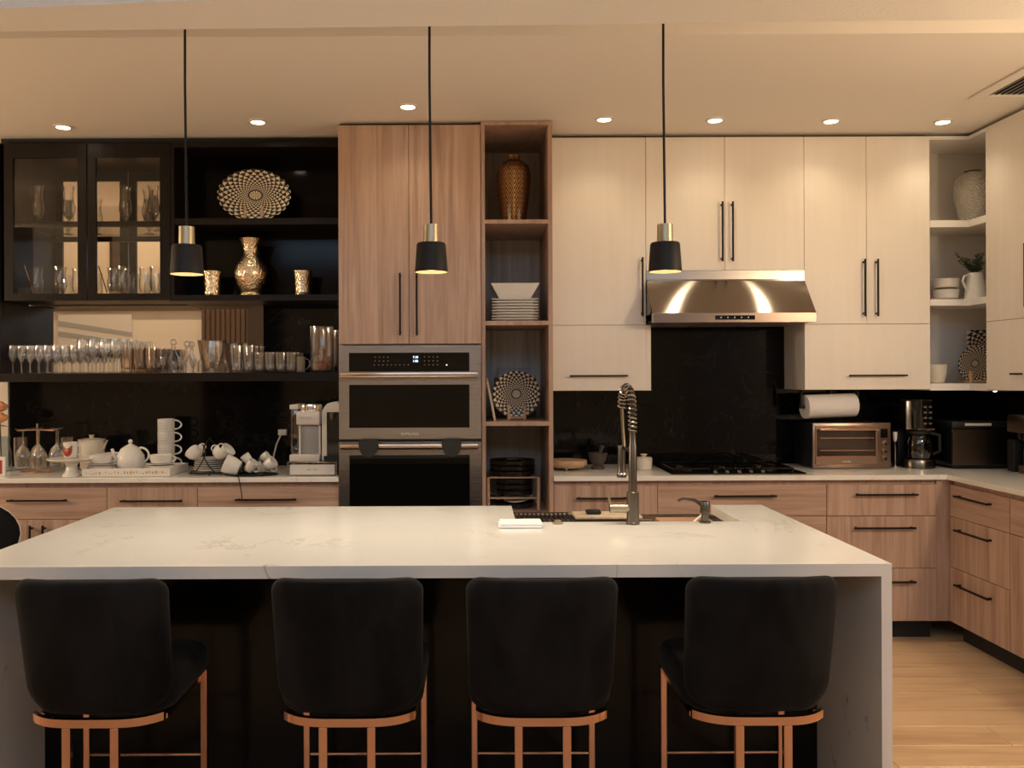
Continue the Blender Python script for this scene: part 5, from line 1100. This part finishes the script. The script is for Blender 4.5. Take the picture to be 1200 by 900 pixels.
t.part('spray_hose', B().tube([arch[-1], (X(729.5, fy + .12), fy + .12, Z(500, fy + .12, 729)), (X(731, fy + .11), fy + .11, Z(523, fy + .11, 730))], .0065, 8), MATS['spring_bronze'])
sy_ = fy + .11; xs_ = X(728, sy_); ks = F / sy_
sp_ = t.part('spray_head', B().lathe([(5.4 / ks, Z(560, sy_)), (5.6 / ks, Z(556, sy_)), (4.6 / ks, Z(553, sy_)), (4.6 / ks, Z(526, sy_)), (5.2 / ks, Z(523, sy_))], xs_, sy_, 0, 18), gun)
t.part('spray_collar', B().lathe([(5.5 / ks, Z(557, sy_)), (5.9 / ks, Z(556, sy_)), (5.5 / ks, Z(554.5, sy_))], xs_, sy_, 0, 18), chrome, sp_)
t.part('holder_arm', B().tube([(fx, fy, fz(528)), (xs_ + .006, sy_, fz(528))], .006, 8), gun)
t.part('lever', B().tube([(fx - 5 / kf, fy, fz(595.5)), (X(714, fy), fy, fz(595.5))], 5.2 / kf, 14).tube([(X(715, fy), fy, fz(593)), (X(713, fy), fy, fz(582)), (X(711, fy), fy, fz(571))], [.006, .005, .0035], 8), mat('lever_bronze', (.38, .32, .24), .3, 1))
# soap dispenser
dy_ = 3.25; dx_ = X(825.5, dy_); kd_ = F / dy_
t = T('soap_dispenser', 'short gunmetal soap dispenser pump on the island right of the faucet', 'soap dispenser', (dx_, dy_, ZT))
t.part('base', B().lathe([(6.6 / kd_, ZT + .0005), (6.6 / kd_, ZT + .006), (4.2 / kd_, ZT + .008), (4.2 / kd_, Z(603, dy_))], dx_, dy_, 0, 20), gun)
t.part('head', B().lathe([(4.2 / kd_, Z(603, dy_)), (5.6 / kd_, Z(602, dy_)), (5.6 / kd_, Z(589.5, dy_)), (5 / kd_, Z(588.5, dy_)), (1e-4, Z(588.3, dy_))], dx_, dy_, 0, 20), gun)
t.part('spout', B().tube([(dx_ - 4 / kd_, dy_ + .01, Z(592, dy_)), (X(815, dy_), dy_ + .03, Z(588.3, dy_)), (X(804, dy_), dy_ + .05, Z(587.5, dy_)), (X(798.5, dy_), dy_ + .06, Z(590.5, dy_))], [.008, .007, .0055, .005], 8), gun)

# ================================================================== BAR STOOLS
def outline(wt, wb_, h, rt, rb, n_=6):
    """rounded trapezoid in x/z, counter-clockwise, z from 0 to h"""
    pts = []
    def arcp(cx, cz, r_, a0, a1):
        for i in range(n_ + 1): a = a0 + (a1 - a0) * i / n_; pts.append((cx + r_ * math.cos(a), cz + r_ * math.sin(a)))
    arcp(wt / 2 - rt, h - rt, rt, 0, PI / 2)
    for i in range(1, 6): pts.append(((wt / 2 - rt) * (1 - i / 3), h - .004 * math.sin(PI * i / 6)))
    arcp(-wt / 2 + rt, h - rt, rt, PI / 2, PI); arcp(-wb_ / 2 + rb, rb, rb, PI, 1.5 * PI)
    for i in range(1, 6): pts.append((-(wb_ / 2 - rb) * (1 - i / 3), 0))
    arcp(wb_ / 2 - rb, rb, rb, 1.5 * PI, 2 * PI)
    return pts
def pillow(ol, thick, bend, cz, rings=((0, 0), (.012, .35), (.03, .62), (.075, .85), (.18, .96), (.40, 1), (.7, 1), (1, 1))):
    """closed padded panel: concentric rings on both faces, bent around z"""
    k = len(ol); vs = []; fs = []; xs = max(abs(p[0]) for p in ol)
    lay = []
    for side in (-1, 1):
        for (ins, dp) in (rings if side < 0 else rings[1:]):
            row = []
            for (x, z) in ol:
                s = 1 - ins; X_, Z_ = x * s, cz + (z - cz) * s
                row.append(len(vs)); vs.append((X_, side * thick / 2 * dp + bend * (X_ / xs) ** 2, Z_))
            lay.append((side, ins, row))
    A = [l for l in lay if l[0] < 0]; Bk = [lay[0]] + [l for l in lay if l[0] > 0]
    for seq, fl_ in ((A, False), (Bk, True)):
        for (s0_, i0, r0), (s1_, i1, r1) in zip(seq[:-1], seq[1:]):
            for i in range(k):
                j = (i + 1) % k; f = (r0[i], r0[j], r1[j], r1[i]); fs.append(f if not fl_ else f[::-1])
    bm = bmesh.new(); bv = [bm.verts.new(v) for v in vs]
    for f in fs: 
        try: bm.faces.new([bv[i] for i in f])
        except ValueError: pass
    bmesh.ops.remove_doubles(bm, verts=bm.verts, dist=1e-5); bm.verts.index_update()
    b = B().add([v.co[:] for v in bm.verts], [[v.index for v in f.verts] for f in bm.faces]); bm.free(); return b
YS = 2.36
st = T('bar_stool', 'black velvet bar stool with rose gold legs at the left end of the island', 'stool', (X(104, YS), YS, 0), 'bar stools at the island')
bx, by = st.base[0], st.base[1]
zbk, hbk = .528, .372
bk = pillow(outline(.402, .385, hbk, .035, .075), .06, .050, hbk / 2); bk.v = [(a + bx, c + by, d + zbk) for a, c, d in bk.v]
# slight backward lean, wider middle
bk.v = [(bx + (a - bx) * (1 + .045 * math.sin(PI * (d - zbk) / hbk)), c + .035 - .075 * ((d - zbk) / hbk), d + .010 * (1 - ((a - bx) / .2) ** 2) * ((d - zbk) / hbk)) for a, c, d in bk.v]
st.part('backrest', bk, velvet, smooth=60)
se = pillow(outline(.40, .40, .40, .06, .09), .11, 0, .2)
se.v = [(bx + a, by + .035 + d, .570 + c) for a, c, d in se.v]
st.part('seat', se, velvet, smooth=60)
band = []
for i in range(21):
    u_ = -1 + 2 * i / 20; band.append((bx + u_ * .178, by + .008 + .055 * abs(u_) ** 4, .516))
t_ = B()
vs = []; 
for (x, y, z) in band: vs += [(x, y - .012, z - .011), (x, y - .012, z + .011), (x, y + .006, z + .011), (x, y + .006, z - .011)]
fs = [(i * 4 + j, i * 4 + (j + 1) % 4, i * 4 + 4 + (j + 1) % 4, i * 4 + 4 + j) for i in range(20) for j in range(4)] + [(0, 1, 2, 3), (83, 82, 81, 80)]
st.part('back_band', B().add(vs, fs), rosegold)
lw = .011
for s in (-1, 1):
    st.part('rear_leg', box(bx + s * .064 - lw, bx + s * .064 + lw, by - .004, by + .016, .022, .5045, .002), rosegold)
    st.part('front_leg', box(bx + s * .182 - .0095, bx + s * .182 + .0095, by + .39, by + .412, .022, .53, .002), rosegold)
    st.part('seat_rail', box(bx + s * .17 - .008, bx + s * .17 + .008, by + .08, by + .389, .498, .514, .002), rosegold)
    st.part('floor_runner', box(bx + s * .12 - .09, bx + s * .12 + .09, by - .022, by - .002, 0, .0215, .002) if False else B().prism([(bx + s * .055, by - .004), (bx + s * .075, by - .004), (bx + s * .192, by + .412), (bx + s * .172, by + .412)], 0, .0215), rosegold)
st.part('footrest', B().tube([(bx - .172, by + .401, .262), (bx + .172, by + .401, .262)], .0045, 8), rosegold)
for px, l in ((405, 'second from the left'), (634.5, 'third from the left, below the faucet'), (893.5, 'nearest the right waterfall panel')):
    dup(st.o, (X(px, YS), YS, 0), 'black velvet bar stool with rose gold legs, %s' % l)
# dining chair at the left edge
cx_, cy_ = -2.33, 4.12
t = T('dining_chair', 'black dining chair with a pale-piped round back at the left edge', 'chair', (cx_, cy_, 0))
ztp = Z(590.5, cy_ - .02, 10)
ol = outline(.40, .34, ztp - .50, .15, .05)
bk = pillow(ol, .05, .05, (ztp - .5) / 2); bk.v = [(cx_ + a, cy_ + c, .50 + d) for a, c, d in bk.v]
t.part('backrest', bk, velvet, smooth=60)
t.part('piping', B().tube([(cx_ + x * 1.005, cy_ + .05 * (x / .2) ** 2 - .002, .50 + z) for x, z in ol], .0028, 6, True), stonew)
se = pillow(outline(.44, .44, .42, .08, .08), .09, 0, .21); se.v = [(cx_ + a, cy_ + .05 + d, .435 + c) for a, c, d in se.v]
t.part('seat', se, velvet, smooth=60)
for sx in (-1, 1):
    for sy in (0, 1): t.part('leg', B().tube([(cx_ + sx * .16, cy_ + .10 + sy * .30, .40), (cx_ + sx * .19, cy_ + .06 + sy * .38, 0)], [.014, .009], 10), blackmetal)
    t.part('back_support', box(cx_ + sx * .10 - .012, cx_ + sx * .10 + .012, cy_ + .018, cy_ + .03, .43, .60), blackmetal)

# ================================================================== LIGHT FITTINGS
def downlight(px, py, l):
    Yd = 1.36 * F / (CY - py - RHO * (px - CX)); xd = X(px, Yd, py)
    t = T('downlight', 'small round recessed ceiling downlight, %s' % l, 'ceiling light', (xd, Yd, ZC - .006), 'recessed ceiling downlights')
    t.part('trim_ring', B().lathe([(.036, ZC - .0005), (.050, ZC - .0005), (.049, ZC - .006), (.036, ZC - .008), (.036, ZC - .0005)], xd, Yd, 0, 28), white)
    t.part('lens', B().lathe([(.0355, ZC - .0006), (.0355, ZC - .005), (1e-4, ZC - .005)], xd, Yd, 0, 24), lensm)
    lamp('downlight_lamp', 'SPOT', (0, 0, -.012), P_DOWN, t.o, DOWNC, spot_size=math.radians(128), spot_blend=1, shadow_soft_size=.03)
for px, py, l in ((74, 149, 'above the left display door'), (302, 143, 'above the open bar shelf'), (478, 125, 'in front of the oven tower'), (708, 140, 'above the left ivory cabinet'), (838, 141, 'above the range hood cabinet'), (974, 142, 'above the right ivory cabinet'), (1105, 143, 'above the corner shelf')): downlight(px, py, l)
yp_ = 3.1
for px, pb, l in ((219, 321.5, 'in front of the bar shelves'), (505.5, 319, 'in front of the oven tower'), (779.5, 318.5, 'in front of the range hood')):
    xp_ = X(px, yp_, pb); zb_ = Z(pb, yp_, px); k = F / yp_
    t = T('pendant_lamp', 'black drum pendant lamp with a brass cap, hanging %s' % l, 'pendant lamp', (xp_, yp_, 2.999), 'pendants over the island')
    t.part('canopy', B().lathe([(.055, 2.999), (.055, 2.98), (.01, 2.975)], xp_, yp_, 0, 24), blackmat)
    zt_ = zb_ + 34 / k; zc2 = zt_ + 21.5 / k
    sh_ = t.part('shade', O().lathe([(18.8 / k, zb_), (19.4 / k, zb_), (17.2 / k, zt_ - .006), (16 / k, zt_), (9 / k, zt_ + .001)], xp_, yp_, 0, 40), blackmat)
    t.part('lining', O().lathe([(18.8 / k, zb_), (16.8 / k, zt_ - .008), (9 / k, zt_ - .004), (1e-4, zt_ - .004)], xp_, yp_, 0, 40), lining, sh_)
    t.part('diffuser', B().lathe([(17.4 / k, zb_ + .012), (17.2 / k, zb_ + .014), (1e-4, zb_ + .014)], xp_, yp_, 0, 32), bulbm)
    t.part('brass_cap', B().lathe([(9.2 / k, zt_ + .0015), (8.9 / k, zc2), (2 / k, zc2 + .002)], xp_, yp_, 0, 30), brass)
    t.part('cord', B().tube([(xp_, yp_, zc2), (xp_ - .004, yp_, (zc2 + 2.98) / 2), (xp_ - .002, yp_, 2.98)], .0045, 8), blackmetal)
    lamp('pendant_bulb', 'SPOT', (0, 0, zb_ - .004 - 2.999), P_PEND, t.o, spot_size=math.radians(150), spot_blend=.6, shadow_soft_size=.045)
# vent in the ceiling on the right
vx0, vx1, vy0, vy1 = 2.52, 2.86, 3.7, 4.34
t = T('ceiling_vent', 'white slatted air vent in the ceiling at the right edge', 'vent', ((vx0 + vx1) / 2, 4.0, ZC - .012))
t.part('frame', B().box(vx0 - .06, vx0, vy0 - .06, vy1 + .06, ZC - .012, ZC - .0005, .003).box(vx1, vx1 + .06, vy0 - .06, vy1 + .06, ZC - .012, ZC - .0005, .003).box(vx0, vx1, vy1, vy1 + .06, ZC - .012, ZC - .0005, .003).box(vx0, vx1, vy0 - .06, vy0, ZC - .012, ZC - .0005, .003), ceilm)
t.part('duct', box(vx0, vx1, vy0, vy1, ZC - .002, ZC - .0005), blackgap)
for i in range(12):
    xx = vx0 + .016 + i * .028
    t.part('slat', B().bxm(Matrix.Translation((xx, (vy0 + vy1) / 2, ZC - .008)) @ Matrix.Rotation(-.55, 4, 'Y'), .012, vy1 - vy0, .0015), ceilm)
# unseen fill spots added to brighten the rear wall that the mirrors reflect
for xx, l in ((-6.0, 'left'), (-4.9, 'middle'), (-3.9, 'right')):
    t = T('rear_fill_spot', 'unseen fill spot added in the living-room ceiling behind the camera, %s of three' % l, 'ceiling light', (xx, YR + 1.0, ZH - .01), 'added living room fill spots')
    t.part('lens', B().lathe([(.06, ZH - .010), (.06, ZH - .002), (1e-4, ZH - .002)], xx, YR + 1.0, 0, 20), lensm)
    lamp('rear_fill_lamp', 'SPOT', (0, 0, -.02), P_REAR_FILL, t.o, WARM2, rot=(-math.radians(22), 0, 0), spot_size=math.radians(95), spot_blend=.8, shadow_soft_size=.06)

# fill globes added left and right beyond the frame to brighten ceiling and cabinets
t = T('left_fill_globe', 'warm fill globe on a brass rod, added unseen beyond the left edge', 'fill light', (-4.6, 3.3, 2.9))
t.part('rod', B().tube([(-4.6, 3.3, 2.995), (-4.6, 3.3, 2.12)], .008, 8), brass)
t.part('canopy', B().lathe([(.06, 2.998), (.06, 2.98), (.01, 2.97)], -4.6, 3.3, 0, 20), brass)
t.part('globe', B().ball(-4.6, 3.3, 1.98, .13, 20, 12), glassmat('globe_glass', (.95, .93, .9), .04, .3, .05, .2, .9))
lamp('left_fill_bulb', 'POINT', (0, 0, 1.98 - 2.9), P_LEFT_FILL, t.o, WARM2, shadow_soft_size=.10)
fx_, fy_ = 2.85, 2.2
t = T('right_fill_globe', 'fill globe on a brass pole, added unseen against the right wall beyond the right edge', 'floor lamp', (fx_, fy_, 0))  # second added globe, fills the kitchen from the right
t.part('base', B().lathe([(.15, .001), (.15, .02), (.02, .035)], fx_, fy_, 0, 28), brass)
t.part('pole', B().tube([(fx_, fy_, .03), (fx_, fy_, 1.98)], .010, 8), brass)
t.part('globe', B().ball(fx_, fy_, 2.1, .12, 20, 12), MATS['globe_glass'])
lamp('right_fill_bulb', 'POINT', (0, 0, 2.1), P_RIGHT_FILL, t.o, WARM2, shadow_soft_size=.09)
